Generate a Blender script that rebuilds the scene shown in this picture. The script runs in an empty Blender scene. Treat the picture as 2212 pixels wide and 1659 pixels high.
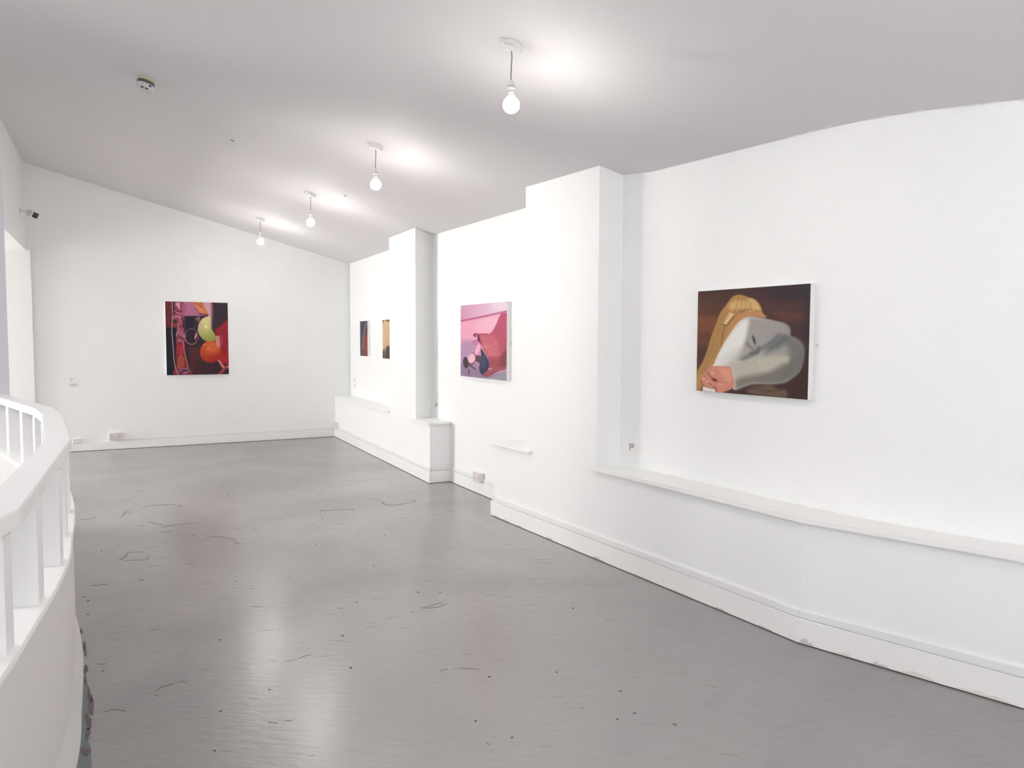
import bpy, bmesh, math, random
import numpy as np
from mathutils import Vector, Matrix
random.seed(4)
CAM_ROLL = 0.249
EXPOSURE = -0.06
FLOOR_A, FLOOR_B = (142, 139, 140), (163, 159, 158)
FLOOR_R = (0.25, 0.42)
BULB_COLOR = (1.0, 0.97, 0.93, 1)
PAINT_GAIN = 0.88
CAM_AIM = Matrix.Rotation(math.radians(-50), 4, "Z") @ Matrix.Rotation(math.radians(20), 4, "X") @ Matrix.Rotation(math.radians(14), 4, "Y")
BULB_W = 860.0
BULB_MID, BULB_SIDE = 0.58, 0.10
BULB_TOP = 0.04
SIDE_POWER, STAIR_POWER, REAR_POWER, ROOF_FILL_POWER = 270.0, 25.0, 115.0, 150.0
scn = bpy.context.scene
COL = scn.collection

# ------------------------------------------------------------------ camera, world, light, exposure
cam_data = bpy.data.cameras.new('camera')
cam_data.sensor_width = 36.0
cam_data.lens = 36.0 * 1650.0 / 2212.0
cam_data.clip_start = 0.02
cam = bpy.data.objects.new('camera', cam_data)
COL.objects.link(cam)
cam.matrix_world = (Matrix.Translation((0, 0, 1.4)) @ Matrix.Rotation(math.radians(90 - 3.397), 4, 'X')
                    @ Matrix.Rotation(math.radians(CAM_ROLL), 4, 'Z'))
scn.camera = cam

world = bpy.data.worlds.new('world')
scn.world = world
world.use_nodes = True
world.node_tree.nodes['Background'].inputs[0].default_value = (0.85, 0.92, 1.0, 1)
world.node_tree.nodes['Background'].inputs[1].default_value = 1.0

scn.view_settings.view_transform = 'Standard'
scn.view_settings.look = 'None'
scn.view_settings.gamma = 1.0
scn.view_settings.exposure = EXPOSURE
scn.view_settings.use_curve_mapping = False

BULB_POWER = BULB_W      # emission strength of every bare bulb
def area(name, loc, target, size, power, color):
    l = bpy.data.lights.new(name, 'AREA'); l.shape = 'RECTANGLE'
    l.size, l.size_y = size; l.energy = power; l.color = color
    o = bpy.data.objects.new(name, l); COL.objects.link(o)
    o.location = loc
    o.rotation_euler = (Vector(target) - Vector(loc)).to_track_quat('-Z', 'Y').to_euler()
    return o
# daylight coming in through the window of the low side room on the left
area('window_daylight', (-8.86, 6.7, 1.5), (0, 6.7, 1.5), (0.9, 1.1), SIDE_POWER, (1.0, 0.98, 0.95))
# unseen roof light, added above the stairwell to brighten the rail and posts
area('unseen_roof_light', (-4.2, 1.6, 3.86), (-4.2 - 0.228 * 3, 1.6 - 0.111 * 3, 0.86), (2.2, 2.2), ROOF_FILL_POWER, (0.98, 0.98, 1.0))
# added fill lamps, set at unseen windows of the stairwell and behind the camera
area('stairwell_fill', (-8.84, 3.3, 2.5), (0, 3.3, 2.5), (3.5, 3.0), STAIR_POWER, (0.95, 0.96, 1.0))
area('rear_fill', (1.4, -3.46, 1.6), (1.4, 0, 1.6), (3.0, 1.7), REAR_POWER, (0.93, 0.95, 1.0))
cam_data.dof.use_dof = False
scn.cycles.diffuse_bounces = 8
scn.cycles.max_bounces = 12

# ------------------------------------------------------------------ helpers
def srgb(r, g, b):
    f = lambda c: (c / 255.0) / 12.92 if c / 255.0 <= 0.04045 else ((c / 255.0 + 0.055) / 1.055) ** 2.4
    return (f(r), f(g), f(b), 1.0)

def mat(name, color, rough=0.6, spec=0.5, metal=0.0, bump=0.0, scale=30.0, vary=0.0, vscale=3.0, detail=3.0):
    m = bpy.data.materials.new(name); m.use_nodes = True
    nt = m.node_tree; b = nt.nodes['Principled BSDF']
    b.inputs['Base Color'].default_value = color
    b.inputs['Roughness'].default_value = rough
    b.inputs['Specular IOR Level'].default_value = spec
    b.inputs['Metallic'].default_value = metal
    if bump or vary:
        tc = nt.nodes.new('ShaderNodeTexCoord')
    if bump:
        n = nt.nodes.new('ShaderNodeTexNoise'); n.inputs['Scale'].default_value = scale
        n.inputs['Detail'].default_value = detail
        bp = nt.nodes.new('ShaderNodeBump'); bp.inputs['Strength'].default_value = bump
        bp.inputs['Distance'].default_value = 0.01
        nt.links.new(tc.outputs['Object'], n.inputs['Vector'])
        nt.links.new(n.outputs['Fac'], bp.inputs['Height'])
        nt.links.new(bp.outputs['Normal'], b.inputs['Normal'])
    if vary:
        n2 = nt.nodes.new('ShaderNodeTexNoise'); n2.inputs['Scale'].default_value = vscale
        n2.inputs['Detail'].default_value = 4.0
        mx = nt.nodes.new('ShaderNodeMix'); mx.data_type = 'RGBA'
        nt.links.new(tc.outputs['Object'], n2.inputs['Vector'])
        nt.links.new(n2.outputs['Fac'], mx.inputs[0])
        mx.inputs[6].default_value = tuple(c * (1 - vary) for c in color[:3]) + (1,)
        mx.inputs[7].default_value = tuple(min(1, c * (1 + vary)) for c in color[:3]) + (1,)
        nt.links.new(mx.outputs[2], b.inputs['Base Color'])
    return m

WALL = mat('wall_paint', srgb(237, 238, 237), 0.55, 0.35, bump=0.07, scale=9.0, vary=0.005, vscale=1.5)
CEIL = mat('ceiling_paint', srgb(225, 222, 223), 0.75, 0.2, bump=0.25, scale=1.6, vary=0.02, vscale=1.2, detail=6)
TRIM = mat('gloss_white_paint', srgb(238, 238, 236), 0.35, 0.5, bump=0.15, scale=25.0, vary=0.02, vscale=6)
TRUNK = mat('trunking_plastic', srgb(231, 231, 231), 0.4, 0.5, bump=0.05, scale=20)
RAIL = mat('rail_paint', srgb(240, 240, 239), 0.4, 0.5, bump=0.15, scale=18, vary=0.015, vscale=5)
DRUM = mat('low_wall_paint', srgb(222, 218, 216), 0.6, 0.3, bump=0.15, scale=14, vary=0.015)
PLASTIC = mat('white_plastic', srgb(232, 230, 228), 0.35, 0.5)
SOCKET = mat('socket_plastic', srgb(214, 206, 206), 0.3, 0.5)
DARK = mat('dark_gap', srgb(45, 40, 40), 0.6)
BLACK = mat('black_glass', srgb(18, 16, 20), 0.15, 0.6)
GREY = mat('grey_ring', srgb(120, 112, 112), 0.5)
CANVAS = mat('primed_canvas_edge', srgb(240, 239, 238), 0.7, bump=0.1, scale=60)
PAPER = mat('label_paper', srgb(236, 235, 232), 0.8)
INK = mat('label_ink', srgb(70, 66, 66), 0.8)
INKP = mat('pale_label_ink', srgb(165, 160, 155), 0.8)
METAL = mat('screw_metal', srgb(170, 168, 165), 0.35, 0.5, metal=0.8)
SCUFF = mat('scuff_dark', srgb(112, 104, 101), 0.7)
SPOT = mat('floor_spot', srgb(72, 64, 64), 0.7)
FAINT = mat('faint_scuff', srgb(136, 130, 127), 0.7)
UNDER = mat('floor_underlayer', srgb(104, 112, 114), 0.5, bump=0.4, scale=30, vary=0.15, vscale=8)
CHIP = mat('chipped_screed', srgb(98, 88, 87), 0.8, bump=0.6, scale=40, vary=0.2, vscale=14)
CREAM = mat('detector_base', srgb(205, 196, 165), 0.5)
BLUE = mat('blue_sticker', srgb(40, 62, 105), 0.5)
STEEL = mat('detector_body', srgb(205, 206, 204), 0.4)
OUT = mat('backing', srgb(200, 198, 195), 0.9)

def floor_material():
    m = bpy.data.materials.new('painted_concrete_floor'); m.use_nodes = True
    nt = m.node_tree; b = nt.nodes['Principled BSDF']; L = nt.links.new; N = nt.nodes.new
    tc = N('ShaderNodeTexCoord')
    n1 = N('ShaderNodeTexNoise'); n1.inputs['Scale'].default_value = 0.55; n1.inputs['Detail'].default_value = 3
    n1.inputs['Distortion'].default_value = 0.6
    L(tc.outputs['Object'], n1.inputs['Vector'])
    r1 = N('ShaderNodeValToRGB')
    r1.color_ramp.elements[0].position = 0.35; r1.color_ramp.elements[0].color = srgb(*FLOOR_A)
    r1.color_ramp.elements[1].position = 0.68; r1.color_ramp.elements[1].color = srgb(*FLOOR_B)
    L(n1.outputs['Fac'], r1.inputs[0])
    # fine specks and short dark streaks in the paint
    mp = N('ShaderNodeMapping'); mp.inputs['Rotation'].default_value = (0, 0, 0.35); mp.inputs['Scale'].default_value = (5.0, 22.0, 1)
    n2 = N('ShaderNodeTexNoise'); n2.inputs['Scale'].default_value = 2.2; n2.inputs['Detail'].default_value = 6; n2.inputs['Roughness'].default_value = 0.65
    L(tc.outputs['Object'], mp.inputs['Vector']); L(mp.outputs['Vector'], n2.inputs['Vector'])
    r2 = N('ShaderNodeValToRGB'); r2.color_ramp.elements[0].position = 0.30; r2.color_ramp.elements[1].position = 0.52
    r2.color_ramp.elements[0].color = (0.93, 0.92, 0.92, 1); r2.color_ramp.elements[1].color = (1, 1, 1, 1)
    L(n2.outputs['Fac'], r2.inputs[0])
    mx = N('ShaderNodeMix'); mx.data_type = 'RGBA'; mx.blend_type = 'MULTIPLY'; mx.inputs[0].default_value = 1.0
    L(r1.outputs[0], mx.inputs[6]); L(r2.outputs[0], mx.inputs[7]); L(mx.outputs[2], b.inputs['Base Color'])
    # even gloss, ripples of the roller-laid paint
    b.inputs['Roughness'].default_value = FLOOR_R[0]
    n4 = N('ShaderNodeTexNoise'); n4.inputs['Scale'].default_value = 19; n4.inputs['Detail'].default_value = 5
    mp4 = N('ShaderNodeMapping'); mp4.inputs['Scale'].default_value = (0.7, 1.6, 1); mp4.inputs['Rotation'].default_value = (0, 0, 0.2)
    L(tc.outputs['Object'], mp4.inputs['Vector']); L(mp4.outputs['Vector'], n4.inputs['Vector'])
    bp = N('ShaderNodeBump'); bp.inputs['Strength'].default_value = 0.30; bp.inputs['Distance'].default_value = 0.006
    L(n4.outputs['Fac'], bp.inputs['Height']); L(bp.outputs['Normal'], b.inputs['Normal'])
    b.inputs['Specular IOR Level'].default_value = 0.5
    return m
FLOOR = floor_material()
PILLAR = mat('grey_pillar_paint', srgb(205, 200, 206), 0.6, 0.3, bump=0.1, scale=14)

def ceil_z(x, y):
    return 3.131 - 0.228 * x - 0.111 * y
CEIL_N = Vector((0.228, 0.111, 1.0)).normalized()

def link(name, me, m, parent=None):
    if m is not None: me.materials.append(m)
    o = bpy.data.objects.new(name, me); COL.objects.link(o)
    if parent: o.parent = parent
    return o
def obj(name, bm, m, parent=None, smooth=False):
    bmesh.ops.recalc_face_normals(bm, faces=bm.faces[:])
    me = bpy.data.meshes.new(name); bm.to_mesh(me); bm.free()
    if smooth:
        for p in me.polygons: p.use_smooth = True
        try: me.set_sharp_from_angle(angle=math.radians(35))
        except Exception: pass
    return link(name, me, m, parent)
def thing(name, label, cat, group=None, loc=(0, 0, 0)):
    o = bpy.data.objects.new(name, None); COL.objects.link(o); o.location = loc
    o.empty_display_size = 0.1
    return tag(o, label, cat, group)
def tag(o, label, cat, group=None):
    o['label'] = label; o['category'] = cat
    if group: o['group'] = group
    return o
def structure(o): o['kind'] = 'structure'; return o
def dup(src, loc=None, label=None, group=None, rot=None):
    r = src.copy(); COL.objects.link(r)
    if loc: r.location = loc
    if rot is not None: r.rotation_euler = rot
    if label: r['label'] = label
    if group: r['group'] = group
    for ch in list(src.children):
        c = ch.copy(); COL.objects.link(c); c.parent = r
        for g in ch.children:
            d = g.copy(); COL.objects.link(d); d.parent = c
    return r

def prism(bm, poly, z0, z1):
    """plan polygon between two heights; z0/z1 may be functions of x, y"""
    f0 = z0 if callable(z0) else (lambda x, y: z0)
    f1 = z1 if callable(z1) else (lambda x, y: z1)
    lo = [bm.verts.new((x, y, f0(x, y))) for x, y in poly]
    hi = [bm.verts.new((x, y, f1(x, y))) for x, y in poly]
    n = len(poly)
    bm.faces.new(lo[::-1]); bm.faces.new(hi)
    for i in range(n):
        bm.faces.new((lo[i], lo[(i + 1) % n], hi[(i + 1) % n], hi[i]))
def strip(bm, inner, outer, z0, z1):
    """wall along a polyline: one closed prism per section, welded"""
    f0 = z0 if callable(z0) else (lambda x, y: z0)
    f1 = z1 if callable(z1) else (lambda x, y: z1)
    V = [[bm.verts.new((p[0], p[1], f(p[0], p[1]))) for f in (f0, f1)] for p in inner]
    W = [[bm.verts.new((p[0], p[1], f(p[0], p[1]))) for f in (f0, f1)] for p in outer]
    for i in range(len(inner) - 1):
        bm.faces.new((V[i][0], V[i + 1][0], V[i + 1][1], V[i][1]))
        bm.faces.new((W[i][0], W[i][1], W[i + 1][1], W[i + 1][0]))
        bm.faces.new((V[i][1], V[i + 1][1], W[i + 1][1], W[i][1]))
        bm.faces.new((V[i][0], W[i][0], W[i + 1][0], V[i + 1][0]))
    bm.faces.new((V[0][0], V[0][1], W[0][1], W[0][0]))
    bm.faces.new((V[-1][0], W[-1][0], W[-1][1], V[-1][1]))
def v2(p): return Vector((p[0], p[1]))
def offset(line, d):
    """polyline moved d to its right-hand side (seen walking along it)"""
    out = []
    for i, p in enumerate(line):
        ns = []
        if i > 0: e = (v2(p) - v2(line[i - 1])).normalized(); ns.append(Vector((e.y, -e.x)))
        if i < len(line) - 1: e = (v2(line[i + 1]) - v2(p)).normalized(); ns.append(Vector((e.y, -e.x)))
        n = sum(ns, Vector((0, 0))); n.normalize()
        k = 1.0 / max(0.5, n.dot(ns[0]))
        q = v2(p) + n * d * k
        out.append((q.x, q.y))
    return out
def lerp(a, b, t): return (a[0] + (b[0] - a[0]) * t, a[1] + (b[1] - a[1]) * t)
def box(bm, c, s, M=None, bevel=0.0, seg=2):
    r = bmesh.ops.create_cube(bm, size=1.0)
    vs = r['verts']
    bmesh.ops.scale(bm, vec=s, verts=vs)
    if bevel:
        es = list({e for v in vs for e in v.link_edges})
        g = bmesh.ops.bevel(bm, geom=es, offset=bevel, segments=seg, affect='EDGES', profile=0.5)
        vs = list({v for f in g['faces'] for v in f.verts} | {v for v in vs if v.is_valid})
    bmesh.ops.translate(bm, vec=c, verts=vs)
    if M is not None: bmesh.ops.transform(bm, matrix=M, verts=vs)
    return vs
def lathe(bm, prof, n=32, M=None):
    """profile [(radius, z)] turned about z"""
    rings = []
    vs = []
    for r, z in prof:
        if r < 1e-6:
            v = bm.verts.new((0, 0, z)); rings.append([v]); vs.append(v)
        else:
            ring = [bm.verts.new((r * math.cos(2 * math.pi * k / n), r * math.sin(2 * math.pi * k / n), z)) for k in range(n)]
            rings.append(ring); vs += ring
    for a, b in zip(rings, rings[1:]):
        for k in range(n):
            q = (k + 1) % n
            if len(a) == 1 and len(b) > 1: bm.faces.new((a[0], b[q], b[k]))
            elif len(b) == 1 and len(a) > 1: bm.faces.new((a[k], a[q], b[0]))
            elif len(a) > 1: bm.faces.new((a[k], a[q], b[q], b[k]))
    if M is not None: bmesh.ops.transform(bm, matrix=M, verts=vs)
    return vs
def tube(bm, pts, r, n=8):
    pts = [Vector(p) for p in pts]; rings = []
    for i, p in enumerate(pts):
        t = (pts[min(i + 1, len(pts) - 1)] - pts[max(i - 1, 0)]).normalized()
        a = t.orthogonal().normalized() if i == 0 else (rings_a - t * rings_a.dot(t)).normalized()
        rings_a = a; b = t.cross(a)
        rings.append([bm.verts.new(p + (a * math.cos(2 * math.pi * k / n) + b * math.sin(2 * math.pi * k / n)) * r) for k in range(n)])
    for A, B in zip(rings, rings[1:]):
        for k in range(n): bm.faces.new((A[k], A[(k + 1) % n], B[(k + 1) % n], B[k]))
    bm.faces.new(rings[0][::-1]); bm.faces.new(rings[-1])
def wall_frame(p, q, along, height, out=0.0):
    """matrix whose origin lies on the wall p->q at that distance along it; x runs along, z up, -y out of the wall
    towards the right-hand side... (the room) """
    e = (v2(q) - v2(p)).normalized(); n = Vector((e.y, -e.x))
    o = v2(p) + e * along + n * out
    return Matrix(((e.x, -n.x, 0, o.x), (e.y, -n.y, 0, o.y), (0, 0, 1, height), (0, 0, 0, 1)))

SCUFFS =  [[(-3.791,8.968),(-3.728,8.991),(-3.697,9.034)],[(-3.031,6.197),(-3.023,6.264),(-2.962,6.301),(-2.843,6.34),(-2.737,6.28),(-2.748,6.228)],[(-3.314,5.79),(-3.262,5.8),(-3.226,5.868)],[(-2.766,5.735),(-2.694,5.68),(-2.6,5.631)],[(-2.576,5.558),(-2.525,5.624),(-2.439,5.685),(-2.383,5.686)],[(-2.765,5.595),(-2.72,5.596)],[(-2.515,5.393),(-2.505,5.424),(-2.468,5.417)],[(-2.12,5.222),(-2.118,5.287),(-2.087,5.306),(-2.023,5.289),(-1.923,5.225),(-1.88,5.13),(-1.828,5.114)],[(-2.461,4.736),(-2.465,4.812),(-2.496,4.898),(-2.396,4.922)],[(-2.433,4.722),(-2.295,4.739),(-2.325,4.829)],[(-2.001,4.642),(-1.974,4.656)],[(-1.956,4.58),(-1.922,4.592)],[(-1.532,6.054),(-1.545,6.127),(-1.4,6.169),(-1.293,6.191),(-1.286,6.132)],[(-2.237,7.543),(-2.149,7.59)],[(-1.974,6.709),(-1.911,6.699)],[(-1.74,6.762),(-1.7,6.774)],[(-1.822,6.048),(-1.792,6.049)],[(-2.013,5.511),(-1.969,5.492)],[(-1.891,5.49),(-1.882,5.522),(-1.854,5.514)],[(-2.375,4.245),(-2.332,4.236),(-2.286,4.251)],[(-2.137,4.309),(-2.139,4.346),(-2.112,4.321)],[(-1.455,4.186),(-1.438,4.191)],[(-1.444,4.566),(-1.424,4.555)],[(-1.311,4.395),(-1.286,4.383)],[(-3.05,5.876),(-3.051,5.931),(-3.1,6.048)],[(-3.118,6.072),(-3.069,6.107)],[(-3.081,6.001),(-3.019,6.016)],[(-1.109,6.46),(-1.057,6.347),(-0.974,6.331),(-0.912,6.407),(-0.83,6.466),(-0.838,6.563),(-0.898,6.542)],[(-1.727,3.578),(-1.693,3.595)],[(-0.925,3.266),(-0.907,3.294),(-0.882,3.299)],[(-1.41,2.945),(-1.396,2.99),(-1.361,3.013)],[(-1.358,3.026),(-1.335,3.041),(-1.316,3.024)],[(-1.395,2.914),(-1.376,2.908)],[(-1.526,2.772),(-1.502,2.801),(-1.442,2.784)],[(-1.773,3.198),(-1.737,3.201)],[(-0.885,2.709),(-0.847,2.699)],[(-0.826,2.716),(-0.801,2.724)],[(-1.353,3.911),(-1.299,3.897)],[(-0.895,3.88),(-0.86,3.896)],[(-0.472,3.902),(-0.433,3.915),(-0.402,3.953),(-0.364,3.988)],[(-0.456,3.884),(-0.379,3.91),(-0.335,3.967)],[(-0.225,3.171),(-0.181,3.166),(-0.134,3.161)],[(-0.302,3.145),(-0.268,3.162)],[(0.265,2.833),(0.277,2.819)],[(-0.085,2.575),(-0.073,2.559)],[(0.587,2.701),(0.61,2.707)],[(0.593,2.713),(0.603,2.689)]]
SPOTS =  [(-4.15,7.268),(-3.768,6.517),(-2.691,4.94),(-1.324,5.112),(-1.584,4.311),(-2.303,4.049),(-2.247,3.984),(-2.244,5.322),(-2.528,6.739),(-1.47,5.869),(-2.462,5.44),(-1.348,3.466),(-1.711,3.129),(-1.089,2.79),(-0.819,3.976),(-0.792,3.52),(-0.679,3.17),(-2.248,3.985),(-2.139,3.785),(-1.004,2.513),(-0.961,2.965),(-0.505,3.839),(-0.128,2.721),(0.006,2.607),(0.194,3.138),(-0.089,3.09),(0.438,2.967),(0.395,2.74),(0.465,2.786),(0.323,3.904),(-0.902,5.376),(-0.844,4.626),(-0.392,4.14),(-0.514,4.144)]

# ------------------------------------------------------------------ plan lines (metres, z up, the floor at 0)
# right-hand wall, walking from the far corner towards the camera; the room is on the right-hand side of the line
RECESS = [(-2.300, 10.870), (-0.830, 7.870), (0.095, 6.110), (0.695, 4.880), (0.850, 4.700), (1.345, 3.860),
          (1.412, 3.742), (1.485, 3.625), (1.565, 3.508), (1.650, 3.398), (1.740, 3.292), (1.835, 3.193), (1.930, 3.098), (2.030, 3.003),
          (3.600, 1.500), (4.600, -0.300), (4.900, -3.50)]
DADO_FAR = [(-2.502, 10.790), (-0.790, 7.323)]
DADO_NEAR = [(-0.139, 5.978), (0.488, 4.897), (1.164, 3.759), (1.336, 3.463), (1.966, 2.834), (3.480, 1.330), (4.420, -0.420), (4.68, -3.50)]
# far wall, walking left
FAR_A, FAR_B = (-2.523, 10.798), (-8.9, 7.282)
SILL_Z = 0.588
DADO_Z = 0.566

def far_pt(x): 
    t = (x - FAR_A[0]) / (FAR_B[0] - FAR_A[0]); return (x, FAR_A[1] + t * (FAR_B[1] - FAR_A[1]))

# rail / stairwell line, walking away from the camera; the gallery floor is on its right-hand side
EDGE = [(-0.93, -3.5), (-0.80, -2.0), (-0.765, -0.6), (-0.885, 0.60), (-0.972, 1.15), (-1.103, 1.600), (-1.236, 1.950), (-1.371, 2.280), (-1.490, 2.540),
        (-1.62, 2.78), (-1.821, 3.150), (-2.042, 3.520), (-2.30, 3.900), (-2.63, 4.335), (-3.03, 4.780), (-3.40, 5.170), (-3.75, 5.53)]

# ------------------------------------------------------------------ floor
bm = bmesh.new()
pol = [(p[0] - 0.08, p[1]) for p in EDGE[:1]] + offset(EDGE, -0.06)[1:] + [(-8.9, 5.53), (-8.9, 11.2), (-2.3, 11.2)] + \
      [(p[0] + 0.1, p[1] + 0.05) for p in RECESS[1:]]
prism(bm, pol, -0.20, 0.0)
bmesh.ops.triangulate(bm, faces=[f for f in bm.faces if len(f.verts) > 4])
floor = structure(obj('floor', bm, FLOOR))

def flat_mark(bm, pts, w, z=0.0004, h=0.0008):
    pts = [v2(p) for p in pts]
    L, R = [], []
    for i, p in enumerate(pts):
        e = (pts[min(i + 1, len(pts) - 1)] - pts[max(i - 1, 0)]).normalized(); n = Vector((-e.y, e.x))
        k = w * (0.35 if i in (0, len(pts) - 1) else random.uniform(0.7, 1.2)) / 2
        L.append(p + n * k); R.append(p - n * k)
    poly = [(p.x, p.y) for p in R] + [(p.x, p.y) for p in reversed(L)]
    lo = [bm.verts.new((x, y, 0)) for x, y in poly]; hi = [bm.verts.new((x, y, h)) for x, y in poly]
    n = len(pts)
    for i in range(n - 1):
        a, b, c, d = i, i + 1, 2 * n - 2 - i, 2 * n - 1 - i
        bm.faces.new((hi[a], hi[b], hi[c], hi[d]))
    for i in range(2 * n): bm.faces.new((lo[i], lo[(i + 1) % (2 * n)], hi[(i + 1) % (2 * n)], hi[i]))
for s in SCUFFS:
    bm = bmesh.new()
    fine = []
    for a, b in zip(s, s[1:]):
        for k in range(3): 
            q = lerp(a, b, k / 3); fine.append((q[0] + random.uniform(-1, 1) * 0.003, q[1] + random.uniform(-1, 1) * 0.004))
    fine.append(s[-1])
    d = math.hypot(*s[0])
    flat_mark(bm, fine, 0.0013 * d + 0.0015)
    obj('scuff_mark', bm, SCUFF, floor)
for s in SPOTS:
    bm = bmesh.new(); r = 0.0010 * math.hypot(*s) + 0.0028
    pts = []
    for k in range(7):
        a = 2 * math.pi * k / 7; q = r * random.uniform(0.6, 1.2); pts.append((s[0] + q * math.cos(a), s[1] + q * math.sin(a) * 1.1))
    prism(bm, pts, 0, 0.0009); obj('paint_chip', bm, SPOT, floor)

# many faint drag marks, too slight to tell apart
bm = bmesh.new(); rnd = random.Random(11)
for k in range(230):
    y = 2.2 + 7.6 * rnd.random() ** 0.8; x = rnd.uniform(-0.55 * y + 0.1, min(0.9, 0.95 - 0.30 * (y - 3))); 
    if x > 3.0 - 0.56 * y + 0.1 and y > 3: continue
    a0 = rnd.gauss(0.12, 0.22); L = rnd.uniform(0.02, 0.12) * (0.6 + 0.05 * y); c = Vector((x, y)); u = Vector((math.cos(a0), math.sin(a0)))
    flat_mark(bm, [c, c + u * L * .5 + Vector((0, rnd.uniform(-1, 1) * .008)), c + u * L], 0.0012 * y + 0.0012, h=0.0006)
o_ = obj('drag_mark', bm, FAINT, floor); o_['kind'] = 'stuff'

# bare strip where the floor paint has broken away along the low wall
OUTB = [(-2.101, 3.641), (-1.979, 3.443), (-1.787, 3.126), (-1.652, 2.918), (-1.528, 2.702), (-1.462, 2.574), (-1.365, 2.406), (-1.26, 2.15), (-1.17, 1.9)]
INB = [(-2.15, 3.63), (-2.02, 3.39), (-1.86, 3.09), (-1.75, 2.88), (-1.62, 2.64), (-1.56, 2.50), (-1.47, 2.30), (-1.37, 2.05), (-1.27, 1.8)]
bm = bmesh.new(); ob, ib = [], []
for i in range(len(OUTB) - 1):
    for k in range(5):
        o1 = lerp(OUTB[i], OUTB[i + 1], k / 5); ob.append((o1[0] + random.uniform(-.008, .006), o1[1])); ib.append(lerp(INB[i], INB[i + 1], k / 5))
strip(bm, ib, ob, 0.0, 0.0012)
obj('bare_floor_strip', bm, UNDER, floor)
for i, (px, py, ln) in enumerate([(-2.05, 3.56, .10), (-1.93, 3.36, .14), (-1.80, 3.14, .12), (-1.735, 3.03, .07), (-1.655, 2.90, .12), (-1.60, 2.81, .13), (-1.545, 2.70, .12), (-1.50, 2.62, .08), (-1.44, 2.50, .09)]):
    bm = bmesh.new()
    u = Vector((0.5, -0.87)); w = Vector((0.87, 0.5)); pts = []
    f1, f2, f3 = [random.uniform(0, 6.28) for _ in range(3)]; ln *= random.uniform(.5, 1.5); th = random.uniform(.004, .010); of = random.uniform(.002, .016)
    for k in range(22):
        a = 2 * math.pi * k / 22; r = 1 + .28 * math.sin(2 * a + f1) + .2 * math.sin(3 * a + f2) + .12 * math.sin(6 * a + f3)
        q = u * math.cos(a) * ln * .45 * r + w * (math.sin(a) * th * r + of)
        pts.append((px + q.x, py + q.y))
    prism(bm, pts, 0, 0.0028); obj('broken_screed', bm, CHIP, floor)

# ------------------------------------------------------------------ ceiling
bm = bmesh.new()
prism(bm, [(-9.2, -3.8), (5.3, -3.8), (5.3, 11.6), (-9.2, 11.6)], ceil_z, lambda x, y: ceil_z(x, y) + 0.2)
ceiling = structure(obj('ceiling', bm, CEIL))
def ceil_frame(x, y):
    q = Vector((0, 0, 1)).rotation_difference(CEIL_N)
    return Matrix.Translation((x, y, ceil_z(x, y))) @ q.to_matrix().to_4x4()
for (x, y, a) in ((-2.227, 6.125, 0.3), (-1.537, 7.042, -0.2)):
    bm = bmesh.new()
    tube(bm, [(0, 0, 0.002), (0.004, 0, -0.006), (0.016, 0.002, -0.008), (0.028, 0.0, -0.002)], 0.003, 6)
    bmesh.ops.transform(bm, matrix=ceil_frame(x, y) @ Matrix.Rotation(a, 4, 'Z'), verts=bm.verts)
    obj('hook', bm, GREY, ceiling)

# ------------------------------------------------------------------ right-hand wall: recessed face, low front wall, two piers
TOPZ = lambda x, y: ceil_z(x, y) + 0.08
bm = bmesh.new()
strip(bm, RECESS, offset(RECESS, -0.25), 0.0, TOPZ)
wall_right = structure(obj('wall_right', bm, WALL, None, True))
# low front wall of the far bay and of the near bay, and the piers that stand on it
bm = bmesh.new()
prism(bm, [DADO_FAR[0], DADO_FAR[1], (-0.604, 7.433), (-0.56, 7.46), (-0.80, 7.95), (-2.27, 10.95), (-2.52, 10.83)], 0.0, DADO_Z)
obj('low_wall', bm, WALL, wall_right)
bm = bmesh.new()
strip(bm, [DADO_NEAR[0]] + DADO_NEAR[1:], [(0.12, 6.12), (0.71, 4.93), (1.37, 3.90), (1.50, 3.63), (2.05, 3.04), (3.64, 1.53), (4.65, -0.28), (4.94, -3.50)], 0.0, DADO_Z)
obj('low_wall', bm, WALL, wall_right)
P2 = [(-1.357, 8.472), (-0.971, 7.689), (-0.828, 7.866), (-0.80, 7.90), (-1.15, 8.62), (-1.20, 8.575)]
P1 = [(0.094, 5.576), (0.538, 4.811), (0.695, 4.880), (0.735, 4.90), (0.345, 5.70), (0.25, 5.66)]
for P in (P2, P1):
    bm = bmesh.new(); prism(bm, P, DADO_Z - 0.002, TOPZ)
    pier = obj('pier', bm, WALL, wall_right)
    if P is P2:
        bm = bmesh.new(); M = wall_frame(P[0], P[1], 0, 1.178)
        box(bm, (0.436, -0.0008, 0), (0.872, 0.0022, 0.004), M); obj('panel_joint', bm, TRUNK, pier)

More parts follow.
